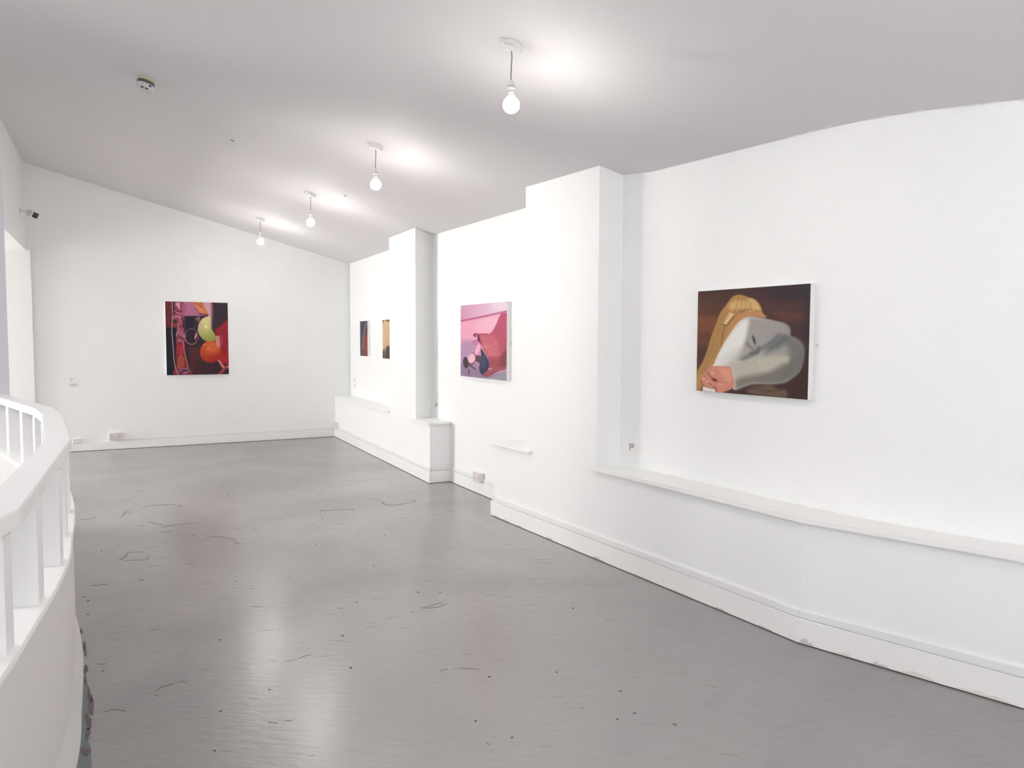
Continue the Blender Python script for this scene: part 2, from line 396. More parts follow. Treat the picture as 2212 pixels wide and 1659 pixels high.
# ragged caulk line between the walls and the ceiling
def caulk(line, t0, t1, n, seed):
    rnd = random.Random(seed); bm = bmesh.new()
    for k in range(n):
        i = rnd.randrange(t0, t1); t = rnd.random(); p = lerp(line[i], line[i + 1], t)
        e = (v2(line[i + 1]) - v2(line[i])).normalized(); L = rnd.uniform(0.02, 0.07)
        a = (p[0], p[1]); b = (p[0] + e.x * L, p[1] + e.y * L)
        tube(bm, [(a[0], a[1], ceil_z(*a) - 0.004), ((a[0] + b[0]) / 2, (a[1] + b[1]) / 2, ceil_z(*a) - rnd.uniform(0.001, 0.006)), (b[0], b[1], ceil_z(*b) - 0.002)], 0.0022, 5)
    return bm
c = obj('caulk_crumb', caulk([(-2.29, 10.86), (-0.82, 7.86), (0.10, 6.10)], 0, 2, 14, 1), TRUNK, wall_right); c['kind'] = 'stuff'
c = obj('caulk_crumb', caulk([(1.34, 3.86), (1.475, 3.6), (1.745, 3.27), (2.015, 3.01)], 0, 3, 12, 2), TRUNK, wall_right); c['kind'] = 'stuff'

# window-sill boards
def sill(poly, label):
    bm = bmesh.new(); prism(bm, poly, DADO_Z, SILL_Z)
    es = [e for e in bm.edges if abs(e.verts[0].co.z - e.verts[1].co.z) < 1e-5]
    bmesh.ops.bevel(bm, geom=es, offset=0.006, segments=2, affect='EDGES', profile=0.6)
    return tag(obj('sill_board', bm, TRIM), label, 'shelf', 'sill boards on the low wall')
o = 0.024
def outof(line, i, t, d=o):
    p = lerp(line[i], line[i + 1], t); e = (v2(line[i + 1]) - v2(line[i])).normalized(); return (p[0] + e.y * d, p[1] - e.x * d)
sill([outof(DADO_FAR, 0, 0.004), outof(DADO_FAR, 0, 0.668), outof(DADO_FAR, 0, 0.668, 0.0), (-1.19, 8.56), (-1.18, 8.60), (-2.28, 10.86), (-2.46, 10.80)],
     'long white sill board in the far corner bay, under two small paintings')
sill([outof(DADO_FAR, 0, 0.873), (-0.804, 7.292), (-0.575, 7.418), (-0.80, 7.85), (-0.825, 7.855), (-0.972, 7.688), outof(DADO_FAR, 0, 0.873, 0.001)],
     'short stub of white sill board on the near side of the narrow far pier')
sill([(-0.172, 5.990), (0.120, 5.484), (0.140, 5.495), (0.092, 5.574), (0.25, 5.665), (0.13, 6.06), (0.098, 6.085), (-0.13, 6.02)],
     'short white sill board tapering beside the far side of the wide pier')
bm = bmesh.new()
front = [(0.505, 4.822)] + offset(DADO_NEAR, o)[2:]
back = [(0.535, 4.815)] + [(1.37, 3.89), (1.50, 3.62), (2.04, 3.03), (3.62, 1.52), (4.62, -0.29), (4.92, -3.48)]
front = [(0.505, 4.822), (0.85, 4.247)] + offset(DADO_NEAR, o)[2:]
back = [(0.536, 4.814), (0.875, 4.70)] + [(1.37, 3.89), (1.50, 3.62), (2.04, 3.03), (3.62, 1.52), (4.62, -0.29), (4.92, -3.48)]
front = front[:2] + front[2:]
mid = [(0.536, 4.814), (0.70, 4.885)]
front.insert(1, (0.66, 4.564)); back = [(0.536, 4.812), (0.70, 4.89), (0.87, 4.72)] + back[2:]
strip(bm, front, back, DADO_Z, SILL_Z)
bmesh.ops.bevel(bm, geom=[e for e in bm.edges if abs(e.verts[0].co.z - e.verts[1].co.z) < 1e-5 and e.is_manifold and e.calc_face_angle(0) > 0.6],
                offset=0.005, segments=2, affect='EDGES', profile=0.6)
tag(obj('sill_board', bm, TRIM), 'longest white sill board, bending along the right-hand wall below the sweater painting', 'shelf', 'sill boards on the low wall')

# ------------------------------------------------------------------ far wall, left bulkhead and shell
bm = bmesh.new()
fl = [(-8.9, 7.282), (-2.28, 10.932)]
strip(bm, fl, offset(fl, -0.2), 0.0, TOPZ)
wall_far = structure(obj('wall_far', bm, WALL))
bm = bmesh.new()
box(bm, (2.39, -0.02, 1.219), (2.60, 0.04, 2.438), wall_frame((-8.9, 7.282), FAR_A, 0, 0), bevel=0.006)
obj('boxed_panel', bm, TRIM, wall_far)
bm = bmesh.new()
prism(bm, [(-5.713, 9.045), (-3.76, 5.325), (-8.9, 5.325), (-8.9, 7.30)], 2.405, TOPZ)
wall_left = structure(obj('wall_left', bm, WALL))
bm = bmesh.new()
prism(bm, [(-3.458, 5.247), (-3.76, 5.66), (-4.30, 5.66), (-4.10, 5.247)], 0.0, 2.518)
tag(obj('pillar', bm, PILLAR), 'grey-white square pillar behind the far end of the balustrade', 'pillar')

def shell(name, boxes, m=OUT):
    bm = bmesh.new()
    for a, b in boxes: box(bm, ((a[0] + b[0]) / 2, (a[1] + b[1]) / 2, (a[2] + b[2]) / 2), (b[0] - a[0], b[1] - a[1], b[2] - a[2]))
    return structure(obj(name, bm, m))
shell('wall_back', [((-9.2, -3.8, -2.8), (-0.1, -3.5, 5.8)), ((-0.1, -3.8, -0.2), (2.9, -3.5, 0.7)), ((-0.1, -3.8, 2.45), (2.9, -3.5, 5.8)), ((2.9, -3.8, -0.2), (5.2, -3.5, 5.8))], WALL)
shell('wall_side', [((-9.1, -3.8, -2.8), (-8.9, 1.5, 5.9)), ((-9.1, 1.5, -2.8), (-8.9, 5.1, 0.9)), ((-9.1, 1.5, 4.1), (-8.9, 5.1, 5.9)), ((-9.1, 5.1, -2.8), (-8.9, 6.3, 5.9)),
                    ((-9.1, 6.3, -0.2), (-8.9, 7.1, 0.9)), ((-9.1, 6.3, 2.1), (-8.9, 7.1, 5.9)), ((-9.1, 7.1, -0.2), (-8.9, 7.5, 5.9))], WALL)
shell('floor_lower', [((-9.0, -3.6, -3.0), (-0.6, 5.6, -2.8))], FLOOR)
shell('wall_stair', [((-9.0, 5.53, -2.8), (-3.6, 5.70, -0.2))], WALL)
for n, (y0, y1, z0, z1) in enumerate(((1.5, 5.1, 0.9, 4.1), (6.3, 7.1, 0.9, 2.1))):  # the first, unseen, is added to carry the stairwell fill
    bm = bmesh.new(); x = -9.0; w = 0.05
    for a, b in (((y0, z0), (y1, z0 + w)), ((y0, z1 - w), (y1, z1)), ((y0, z0), (y0 + w, z1)), ((y1 - w, z0), (y1, z1)), (((y0 + y1) / 2 - .02, z0), ((y0 + y1) / 2 + .02, z1))):
        box(bm, (x, (a[0] + b[0]) / 2, (a[1] + b[1]) / 2), (0.06, b[0] - a[0], b[1] - a[1]))
    win = structure(obj('window_%d' % (n + 1), bm, TRIM))
    bm = bmesh.new(); box(bm, (x - 0.01, (y0 + y1) / 2, (z0 + z1) / 2), (0.006, y1 - y0 - .02, z1 - z0 - .02))
    gl = bpy.data.materials.new('window_glass'); gl.use_nodes = True
    g = gl.node_tree.nodes['Principled BSDF']; g.inputs['Transmission Weight'].default_value = 1.0; g.inputs['Roughness'].default_value = 0.0
    obj('pane', bm, gl, win)

bm = bmesh.new()
for a, c in (((-0.1, 0.7), (2.9, 0.75)), ((-0.1, 2.4), (2.9, 2.45)), ((-0.1, 0.7), (-0.05, 2.45)), ((2.85, 0.7), (2.9, 2.45)), ((0.88, 0.7), (0.92, 2.45)), ((1.88, 0.7), (1.92, 2.45))):
    box(bm, ((a[0] + c[0]) / 2, -3.62, (a[1] + c[1]) / 2), (c[0] - a[0], 0.06, c[1] - a[1]))
win = structure(obj('window_3', bm, TRIM))  # unseen window, added to carry the rear fill lamp
bm = bmesh.new(); box(bm, (1.4, -3.63, 1.575), (2.98, 0.006, 1.73)); obj('pane', bm, gl, win)

q = Vector((0, 0, 1)).rotation_difference(CEIL_N).to_matrix().to_4x4()
M = Matrix.Translation((-4.2, 1.6, ceil_z(-4.2, 1.6) - 0.03)) @ q
bm = bmesh.new()
for c, s in (((-1.18, 0, 0), (0.08, 2.44, 0.08)), ((1.18, 0, 0), (0.08, 2.44, 0.08)), ((0, -1.18, 0), (2.28, 0.08, 0.08)), ((0, 1.18, 0), (2.28, 0.08, 0.08))): box(bm, c, s, M)
structure(obj('window_4', bm, TRIM))  # unseen frame, added round the roof light under a solid ceiling

# ------------------------------------------------------------------ baseboards and cable trunking
def skirting(name, line, h, th=0.015, label=None):
    bm = bmesh.new(); strip(bm, line, offset(line, th), 0.005, h)
    es = [e for e in bm.edges if e.verts[0].co.z > h - 1e-4 and e.verts[1].co.z > h - 1e-4]
    bmesh.ops.bevel(bm, geom=es, offset=0.004, segments=2, affect='EDGES', profile=0.5)
    o = structure(obj(name, bm, TRIM))
    bm = bmesh.new(); strip(bm, line, offset(line, th - 0.004), 0.0, 0.006); obj('floor_gap', bm, DARK, o)
    return o
skirting('baseboard_far', [(-5.66, 9.068), (-2.50, 10.81)], 0.105)
skirting('baseboard_right', [DADO_FAR[0], (-0.779, 7.301)], 0.118)
e_end = [(-0.782, 7.322), (-0.60, 7.432)]
bm = bmesh.new(); strip(bm, [(-0.779, 7.325), (-0.597, 7.434)], [(-0.787, 7.303), (-0.607, 7.413)], 0.005, 0.118)
structure(obj('baseboard_end', bm, TRIM))
skirting('baseboard_niche', [(-0.604, 7.439), (0.10, 6.10)], 0.115)
sk = skirting('baseboard_near', DADO_NEAR, 0.119)
bm = bmesh.new(); strip(bm, [(-0.152, 5.972), (-0.05, 6.04)], [(-0.166, 5.995), (-0.06, 6.06)], 0.005, 0.119); obj('return_end', bm, TRIM, sk)
# stains and worn patches on the near baseboard
DIRT = mat('skirting_dirt', srgb(226, 220, 212), 0.7)
DIRT2 = mat('skirting_scuff', srgb(205, 199, 196), 0.8)
nb = offset(DADO_NEAR, 0.0155)
def smudge(i, t, L, h, m, z=0.006):
    bm = bmesh.new(); a = v2(lerp(nb[i], nb[i + 1], t)); e = (v2(nb[i + 1]) - v2(nb[i])).normalized(); n = Vector((e.y, -e.x))
    pts = [(0, 0)] + [(L * k / 9, h * random.uniform(0.25, 1.0) * math.sin(math.pi * k / 9)) for k in range(1, 9)] + [(L, 0)]
    vs = [bm.verts.new((a.x + e.x * s + n.x * 0.0006, a.y + e.y * s + n.y * 0.0006, z + q)) for s, q in pts]
    vs2 = [bm.verts.new((a.x + e.x * s - n.x * 0.002, a.y + e.y * s - n.y * 0.002, z + q)) for s, q in pts]
    bm.faces.new(vs); bm.faces.new(vs2[::-1])
    for k in range(len(vs)): bm.faces.new((vs[k], vs2[k], vs2[(k + 1) % len(vs)], vs[(k + 1) % len(vs)]))
    obj('stain', bm, m, sk)
for a in ((0, .02, .10, .012, DIRT2), (0, .10, .16, .016, DIRT), (0, .30, .10, .012, DIRT2), (0, .62, .10, .02, DIRT2), (0, .80, .14, .015, DIRT), (1, .05, .15, .02, DIRT2), (1, .35, .2, .015, DIRT), (1, .6, .2, .012, DIRT), (1, .85, .12, .015, DIRT2),
          (2, .3, .1, .014, DIRT2), (3, .0, .08, .03, DIRT2), (3, .18, .12, .016, DIRT), (3, .35, .10, .02, DIRT2), (3, .45, .2, .025, DIRT), (3, .70, .25, .02, DIRT)):
    smudge(*a)

def trunking(line, z0, z1, label, joints=(), th=0.012):
    t = thing('cable_trunking', label, 'trunking', 'mini trunking along the baseboards')
    F = wall_frame(line[0], line[-1], 0, 0); inv = F.inverted(); t.matrix_world = F
    bm = bmesh.new(); strip(bm, offset(line, 0.0006), offset(line, th), z0, z1)
    es = [e for e in bm.edges if e.verts[0].co.z > z1 - 1e-4 and e.verts[1].co.z > z1 - 1e-4]
    bmesh.ops.bevel(bm, geom=es, offset=0.002, segments=1, affect='EDGES')
    bmesh.ops.transform(bm, matrix=inv, verts=bm.verts)
    obj('channel', bm, TRUNK, t)
    for i, s in joints:
        bm = bmesh.new(); L = 0.022
        box(bm, (0, -th / 2 - 0.0005, (z0 + z1) / 2), (L, th + 0.003, z1 - z0 + 0.003), inv @ wall_frame(line[i], line[i + 1], s, 0))
        obj('joint_cover', bm, PLASTIC, t)
trunking([(-4.867, 9.506), (-2.51, 10.805)], 0.108, 0.130, 'thin cable trunking on the far wall, right of the double socket', [(0, 1.3)])
trunking([(-2.417, 10.618), (-0.779, 7.301)], 0.122, 0.150, 'cable trunking on the low wall of the far corner bay', [(0, 0.01), (0, 2.5)])
trunking([(-0.779, 7.325), (-0.597, 7.434)], 0.122, 0.150, 'short cable trunking round the stub end of the far low wall', [(0, 0.012)], th=0.010)
NI = ((-0.604, 7.439), (0.10, 6.10))
trunking([NI[0], lerp(*NI, 0.411)], 0.118, 0.147, 'cable trunking in the niche, on the far side of the double socket', [(0, 0.01)])
trunking([lerp(*NI, 0.513), NI[1]], 0.118, 0.147, 'stub of cable trunking in the niche, between the double socket and the wide pier')
trunking(DADO_NEAR[:4], 0.122, 0.156, 'cable trunking on the low wall under the wide pier and the sweater painting', [(0, 0.012), (0, 0.80)])
trunking(DADO_NEAR[3:6], 0.122, 0.156, 'cable trunking nearest the camera, right of the bend in the low wall')

# ------------------------------------------------------------------ sockets
def socket(M, label):
    t = thing('double_socket', label, 'socket', 'double sockets above the baseboards')
    t.matrix_world = M
    d = 0.038
    bm = bmesh.new(); box(bm, (0, -d / 2, 0), (0.147, d, 0.087), bevel=0.004); obj('back_box', bm, PLASTIC, t)
    bm = bmesh.new(); box(bm, (0, -d - 0.003, 0), (0.146, 0.007, 0.086), bevel=0.0025); fp = obj('face_plate', bm, SOCKET, t)
    for s in (-1, 1):
        for (x, z, w, h) in ((0, 0.010, 0.004, 0.008), (-0.011, -0.012, 0.007, 0.004), (0.011, -0.012, 0.007, 0.004)):
            bm = bmesh.new(); box(bm, (s * 0.042 + x, -d - 0.0062, z), (w, 0.0012, h)); obj('pin_hole', bm, DARK, fp)
        bm = bmesh.new(); box(bm, (s * 0.014, -d - 0.0075, 0.022), (0.013, 0.004, 0.022), bevel=0.001); obj('rocker_switch', bm, PLASTIC, t)
    return t
socket(wall_frame((-8.9, 7.282), FAR_A, 4.524, 0.168), 'double socket on the far wall near the balustrade')
socket(wall_frame(RECESS[1], RECESS[2], 1.185, 0.155), 'double socket in the niche between the two piers')
socket(wall_frame(DADO_FAR[0], DADO_FAR[1], 0.115, 0.175), 'double socket in the far right-hand corner, seen nearly edge-on')
t = thing('junction_box', 'small white trunking end box beside the balustrade at the far baseboard', 'junction box')
t.matrix_world = wall_frame((-8.9, 7.282), FAR_A, 4.10, 0.131)
bm = bmesh.new(); box(bm, (0, -0.012, 0), (0.085, 0.024, 0.05), bevel=0.003); obj('body', bm, PLASTIC, t)
bm = bmesh.new(); box(bm, (0, -0.016, 0.027), (0.092, 0.03, 0.006), bevel=0.001); obj('lid', bm, TRIM, t)

# ------------------------------------------------------------------ caption labels on the walls
def caption(p, q, along, z, w, h, rows, label, ink=INK):
    t = thing('caption_label', label, 'label', 'printed captions beside the paintings')
    t.matrix_world = wall_frame(p, q, along, z)
    bm = bmesh.new(); box(bm, (w / 2, -0.0008, -h / 2), (w, 0.0016, h)); obj('card', bm, PAPER, t)
    rnd = random.Random(int(along * 1000)); y = -0.007
    for r in rows:
        bm = bmesh.new(); x = 0.005
        while x < r:
            L = min(rnd.uniform(0.004, 0.011), r - x + 0.003); box(bm, (x + L / 2, -0.0019, y), (L, 0.0006, 0.0045)); x += L + 0.002
        ln = obj('text_line', bm, ink, t); y -= 0.0098
caption(RECESS[3], RECESS[4], 0.075, 0.744, 0.104, 0.060, (0.045, 0.042, 0.040, 0.016, 0.014), 'caption card above the near sill board, just right of the wide pier')
caption(RECESS[1], RECESS[2], 0.095, 0.742, 0.100, 0.060, (0.075, 0.06, 0.066, 0.026, 0.022), 'caption card low in the niche, beside the narrow far pier')
caption(RECESS[0], RECESS[1], 0.19, 0.822, 0.10, 0.060, (0.075, 0.05, 0.05, 0.022), 'upper caption card in the far corner bay, below the small paintings', INKP)
caption(RECESS[0], RECESS[1], 0.19, 0.750, 0.10, 0.060, (0.075, 0.07, 0.045, 0.02), 'lower caption card in the far corner bay, above the sill board', INKP)
caption((-8.9, 7.282), FAR_A, 4.043, 0.900, 0.12, 0.055, (0.055, 0.018, 0.045, 0.018), 'upper caption card on the far wall, left of the dark red painting', INKP)
caption((-8.9, 7.282), FAR_A, 4.043, 0.836, 0.12, 0.050, (0.085, 0.095, 0.075, 0.06), 'lower caption card on the far wall, above the junction box', INKP)

# ------------------------------------------------------------------ pendant lamps
BULB = bpy.data.materials.new('lit_bulb'); BULB.use_nodes = True
nt = BULB.node_tree; nt.nodes.clear(); em = nt.nodes.new('ShaderNodeEmission'); ou = nt.nodes.new('ShaderNodeOutputMaterial')
em.inputs[0].default_value = BULB_COLOR; em.inputs[1].default_value = BULB_POWER
gm = nt.nodes.new('ShaderNodeTexCoord'); sx = nt.nodes.new('ShaderNodeSeparateXYZ'); mr = nt.nodes.new('ShaderNodeMapRange')
nt.links.new(gm.outputs['Object'], sx.inputs[0]); nt.links.new(sx.outputs['Z'], mr.inputs[0])
mr.inputs[1].default_value = -0.312; mr.inputs[2].default_value = -0.232
rp = nt.nodes.new('ShaderNodeValToRGB'); nt.links.new(mr.outputs[0], rp.inputs[0])
els = rp.color_ramp.elements; els[0].position = 0.0; els[0].color = (1, 1, 1, 1); els[1].position = 0.75; els[1].color = (BULB_TOP,) * 3 + (1,)
for ps, v in ((0.25, BULB_MID), (0.55, BULB_SIDE)):
    e_ = els.new(ps); e_.color = (v, v, v, 1)
mu = nt.nodes.new('ShaderNodeMath'); mu.operation = 'MULTIPLY'; mu.inputs[1].default_value = BULB_POWER
nt.links.new(rp.outputs[0], mu.inputs[0]); nt.links.new(mu.outputs[0], em.inputs[1])
nt.links.new(em.outputs[0], ou.inputs[0])
BULB.cycles.emission_sampling = 'FRONT_BACK'
def pendant(x, y, label):
    z = ceil_z(x, y)
    t = thing('pendant_lamp', label, 'lamp', 'bare bulb pendants along the ceiling', loc=(x, y, z))
    q = Vector((0, 0, 1)).rotation_difference(CEIL_N).to_matrix().to_4x4()
    bm = bmesh.new()
    lathe(bm, [(0, 0.002), (0.050, 0.002), (0.051, -0.010), (0.047, -0.016), (0.040, -0.017), (0.039, -0.026), (0.022, -0.031), (0, -0.032)], 10, q)
    ro = obj('ceiling_rose', bm, PLASTIC, t)
    for a in (0.6, 0.6 + math.pi):
        bm = bmesh.new(); vs = box(bm, (0.044 * math.cos(a), 0.044 * math.sin(a), -0.012), (0.022, 0.022, 0.026), bevel=0.004)
        bmesh.ops.transform(bm, matrix=q, verts=bm.verts); obj('screw_lug', bm, PLASTIC, ro)
    bm = bmesh.new(); tube(bm, [(0, 0, -0.025), (0.002, 0.001, -0.06), (0.0, 0.0, -0.10), (-0.002, 0.0, -0.14), (0, 0, -0.172)], 0.0032, 8); obj('cord', bm, GREYC, t)
    bm = bmesh.new(); lathe(bm, [(0, -0.160), (0.004, -0.160), (0.006, -0.166), (0.012, -0.171), (0.0155, -0.180), (0.016, -0.191), (0, -0.191)], 24); h = obj('cap', bm, PLASTIC, t, True)
    bm = bmesh.new(); lathe(bm, [(0, -0.1905), (0.0170, -0.1905), (0.0174, -0.1935), (0, -0.1935)], 24); obj('ring', bm, GREY, t, True)
    bm = bmesh.new(); lathe(bm, [(0, -0.193), (0.0158, -0.193), (0.016, -0.210), (0, -0.210)], 24); obj('lamp_holder', bm, PLASTIC, t, True)
    bm = bmesh.new(); lathe(bm, [(0, -0.2095), (0.0152, -0.2095), (0.0152, -0.2135), (0, -0.2135)], 24); obj('ring', bm, GREY, t, True)
    bm = bmesh.new(); lathe(bm, [(0, -0.213), (0.0125, -0.213), (0.0125, -0.222), (0.019, -0.236), (0, -0.236)], 24); obj('bulb_base', bm, PLASTIC, t, True)
    bm = bmesh.new(); R = 0.038; c = -0.272
    lathe(bm, [(0.0, -0.2335), (0.018, -0.2355)] + [(R * math.sin(a), c + R * math.cos(a)) for a in [math.radians(d) for d in range(33, 180, 7)]] + [(0, c - R)], 28)
    obj('bulb', bm, BULB, t, True)
GREYC = mat('flex_cord', srgb(150, 148, 146), 0.5)
for x, y, lb in ((-0.009, 3.558, 'nearest bare bulb pendant, hanging largest at the top centre'),
                 (-0.962, 5.432, 'bare bulb pendant, second from the camera'),
                 (-1.903, 7.275, 'bare bulb pendant, third from the camera'),
                 (-2.967, 9.071, 'farthest bare bulb pendant, against the far wall'),
                 (0.94, 1.69, 'bare bulb pendant just in front of the camera, above the frame'),
                 (1.90, -0.17, 'bare bulb pendant behind the camera'),
                 (2.85, -2.03, 'bare bulb pendant nearest the back wall')):
    pendant(x, y, lb)

# ------------------------------------------------------------------ smoke detector
t = thing('smoke_detector', 'two-tier smoke detector with a blue sticker on the left of the ceiling', 'smoke detector')
t.matrix_world = ceil_frame(-2.436, 5.187) @ Matrix.Rotation(math.radians(-62), 4, 'Z')
bm = bmesh.new(); lathe(bm, [(0, 0.001), (0.050, 0.001), (0.051, -0.018), (0, -0.018)], 32); obj('base', bm, CREAM, t, True)
bm = bmesh.new(); lathe(bm, [(0, -0.017), (0.052, -0.017), (0.054, -0.022), (0.054, -0.036), (0.049, -0.038), (0, -0.038)], 32); obj('collar', bm, mat('dark_collar', srgb(98, 92, 98), 0.4), t, True)
bm = bmesh.new(); lathe(bm, [(0, -0.037), (0.052, -0.037), (0.056, -0.044), (0.056, -0.058), (0.050, -0.072), (0.036, -0.080), (0, -0.083)], 32); hd = obj('head', bm, STEEL, t, True)
for a in (-0.28, 0.28):
    bm = bmesh.new(); box(bm, (0.0475, 0, -0.0725), (0.012, 0.018, 0.007), Matrix.Rotation(a, 4, 'Z'), bevel=0.001); obj('slot', bm, BLACK, hd)
bm = bmesh.new(); box(bm, (0.0558, 0, -0.050), (0.0015, 0.015, 0.013), Matrix.Rotation(0.55, 4, 'Z')); obj('sticker', bm, BLUE, hd)

# ------------------------------------------------------------------ surveillance camera on the bulkhead
t = thing('security_camera', 'small white bullet security camera on the left bulkhead', 'camera')
Mb = wall_frame((-3.76, 5.325), (-5.713, 9.045), 3.605, 2.786)   # x along the bulkhead, away from the room's near end; -y into the room
t.matrix_world = Mb
bm = bmesh.new(); lathe(bm, [(0, 0), (0.030, 0), (0.030, 0.010), (0.026, 0.013), (0, 0.013)], 24, Matrix.Rotation(math.radians(90), 4, 'X')); obj('wall_plate', bm, PLASTIC, t, True)
bm = bmesh.new(); tube(bm, [(0, -0.01, 0), (0, -0.05, 0.0), (0.0, -0.085, -0.004)], 0.0115, 12); arm = obj('arm', bm, PLASTIC, t, True)
bm = bmesh.new(); lathe(bm, [(0, -0.006), (0.007, -0.006), (0.007, 0.006), (0, 0.006)], 12, Matrix.Translation((-0.006, -0.083, -0.012)) @ Matrix.Rotation(math.radians(60), 4, 'Y')); obj('pivot_screw', bm, DARK, arm, True)
HB = Matrix.Translation((-0.040, -0.118, -0.032)) @ CAM_AIM
bm = bmesh.new(); box(bm, (0, 0, 0), (0.078, 0.110, 0.070), HB, bevel=0.022, seg=4)
hs = obj('housing', bm, STEEL, t, True)
bm = bmesh.new(); box(bm, (0, -0.048, 0), (0.081, 0.018, 0.073), HB, bevel=0.008, seg=3); obj('front_rim', bm, mat('rim_white', srgb(240, 240, 236), 0.3), hs, True)
bm = bmesh.new(); box(bm, (0, -0.0555, 0), (0.068, 0.008, 0.060), HB, bevel=0.003, seg=2); obj('lens_window', bm, BLACK, hs, True)

# ------------------------------------------------------------------ balustrade round the stairwell
bal = thing('balustrade', 'white balustrade of short square posts on a curved low wall round the stairwell', 'balustrade', loc=(-1.6, 2.8, 0))
BO = Vector((-1.6, 2.8, 0))
def bobj(name, bm, m, smooth=False, parent=None):
    bmesh.ops.translate(bm, vec=-BO, verts=bm.verts); return obj(name, bm, m, parent or bal, smooth)
def smooth_line(P, n=5):
    out = []
    for i in range(len(P) - 1):
        p0 = v2(P[max(i - 1, 0)]); p1 = v2(P[i]); p2 = v2(P[i + 1]); p3 = v2(P[min(i + 2, len(P) - 1)])
        for k in range(n):
            t = k / n
            q = 0.5 * ((2 * p1) + (p2 - p0) * t + (2 * p0 - 5 * p1 + 4 * p2 - p3) * t * t + (3 * p1 - p0 - 3 * p2 + p3) * t ** 3)
            out.append((q.x, q.y))
    out.append(tuple(P[-1])); return out
ES = smooth_line(EDGE)
bm = bmesh.new()
A = offset(ES, -0.125); Bq = offset(ES, -0.010)
strip(bm, A, Bq, -2.8, 0.632)
lw = bobj('low_wall', bm, DRUM, True)
# flared plaster foot
bm = bmesh.new()
prof = [(-0.012, 0.16), (-0.006, 0.10), (0.004, 0.05), (0.012, 0.012), (0.014, 0.0)]
rings = [[(p[0], p[1], z) for p in offset(ES, d)] for d, z in prof]
G = [[bm.verts.new(c) for c in r] for r in rings]
for a, b in zip(G, G[1:]):
    for i in range(len(a) - 1): bm.faces.new((a[i], a[i + 1], b[i + 1], b[i]))
bobj('plaster_foot', bm, DRUM, True, lw)
# ledge with a rounded nose
bm = bmesh.new()
prof = [(-0.135, 0.628), (-0.137, 0.652), (-0.130, 0.660), (-0.010, 0.660), (-0.003, 0.657), (0.000, 0.648), (0.0, 0.640), (-0.004, 0.630), (-0.012, 0.628)]
rings = [[(p[0], p[1], z) for p in offset(ES, d)] for d, z in prof]
G = [[bm.verts.new(c) for c in r] for r in rings]
for a, b in zip(G, G[1:] + G[:1]):
    for i in range(len(a) - 1): bm.faces.new((a[i], a[i + 1], b[i + 1], b[i]))
bobj('ledge', bm, RAIL, True)
# hand rail: straight boards mitred together
RO = [(-0.93, -3.5), (-0.795, -1.9), (-0.765, -0.6), (-0.885, 0.60), (-1.151, 1.771), (-1.727, 2.979), (-2.333, 3.951), (-2.602, 4.312), (-3.42, 5.188), (-3.75, 5.54)]
RI = offset(RO, -0.092)
for i in range(len(RO) - 1):
    g = 0.0006
    bm = bmesh.new()
    a, b = lerp(RO[i], RO[i + 1], g), lerp(RO[i], RO[i + 1], 1 - g); c, d = lerp(RI[i], RI[i + 1], 1 - g), lerp(RI[i], RI[i + 1], g)
    prism(bm, [a, b, c, d], 0.958, 1.0)
    es = [e for e in bm.edges if e.verts[0].co.z > .99 and e.verts[1].co.z > .99 and (v2(e.verts[0].co) - v2(e.verts[1].co)).length > 0.2]
    bmesh.ops.bevel(bm, geom=es, offset=0.004, segments=2, affect='EDGES')
    bobj('handrail', bm, RAIL)
# posts
S = [0]; 
for a, b in zip(ES, ES[1:]): S.append(S[-1] + (v2(b) - v2(a)).length)
def at_s(s):
    for i in range(len(ES) - 1):
        if S[i + 1] >= s: break
    t = (s - S[i]) / (S[i + 1] - S[i]); e = (v2(ES[i + 1]) - v2(ES[i])).normalized(); return v2(lerp(ES[i], ES[i + 1], t)), e
def s_at_y(y):
    for i in range(len(ES) - 1):
        if ES[i + 1][1] >= y: return S[i] + (S[i + 1] - S[i]) * (y - ES[i][1]) / (ES[i + 1][1] - ES[i][1])
ss = [s_at_y(y) for y in (1.765, 2.105, 2.475, 2.83)]
k = ss[0]
near = []
while k - 0.39 > 0.3: k -= 0.39; near.append(k)
far_s = [ss[-1] + 0.425 * j for j in range(1, 8)]
ss = sorted(near) + ss + [s for s in far_s if s < S[-1] - 0.35]
for s in ss:
    p, e = at_s(s); n = Vector((e.y, -e.x))
    bm = bmesh.new()
    M = Matrix(((e.x, n.x, 0, p.x - n.x * 0.056), (e.y, n.y, 0, p.y - n.y * 0.056), (0, 0, 1, 0.809), (0, 0, 0, 1)))
    box(bm, (0, 0, 0), (0.074, 0.080, 0.300), M, bevel=0.003, seg=2)
    bobj('baluster', bm, RAIL)

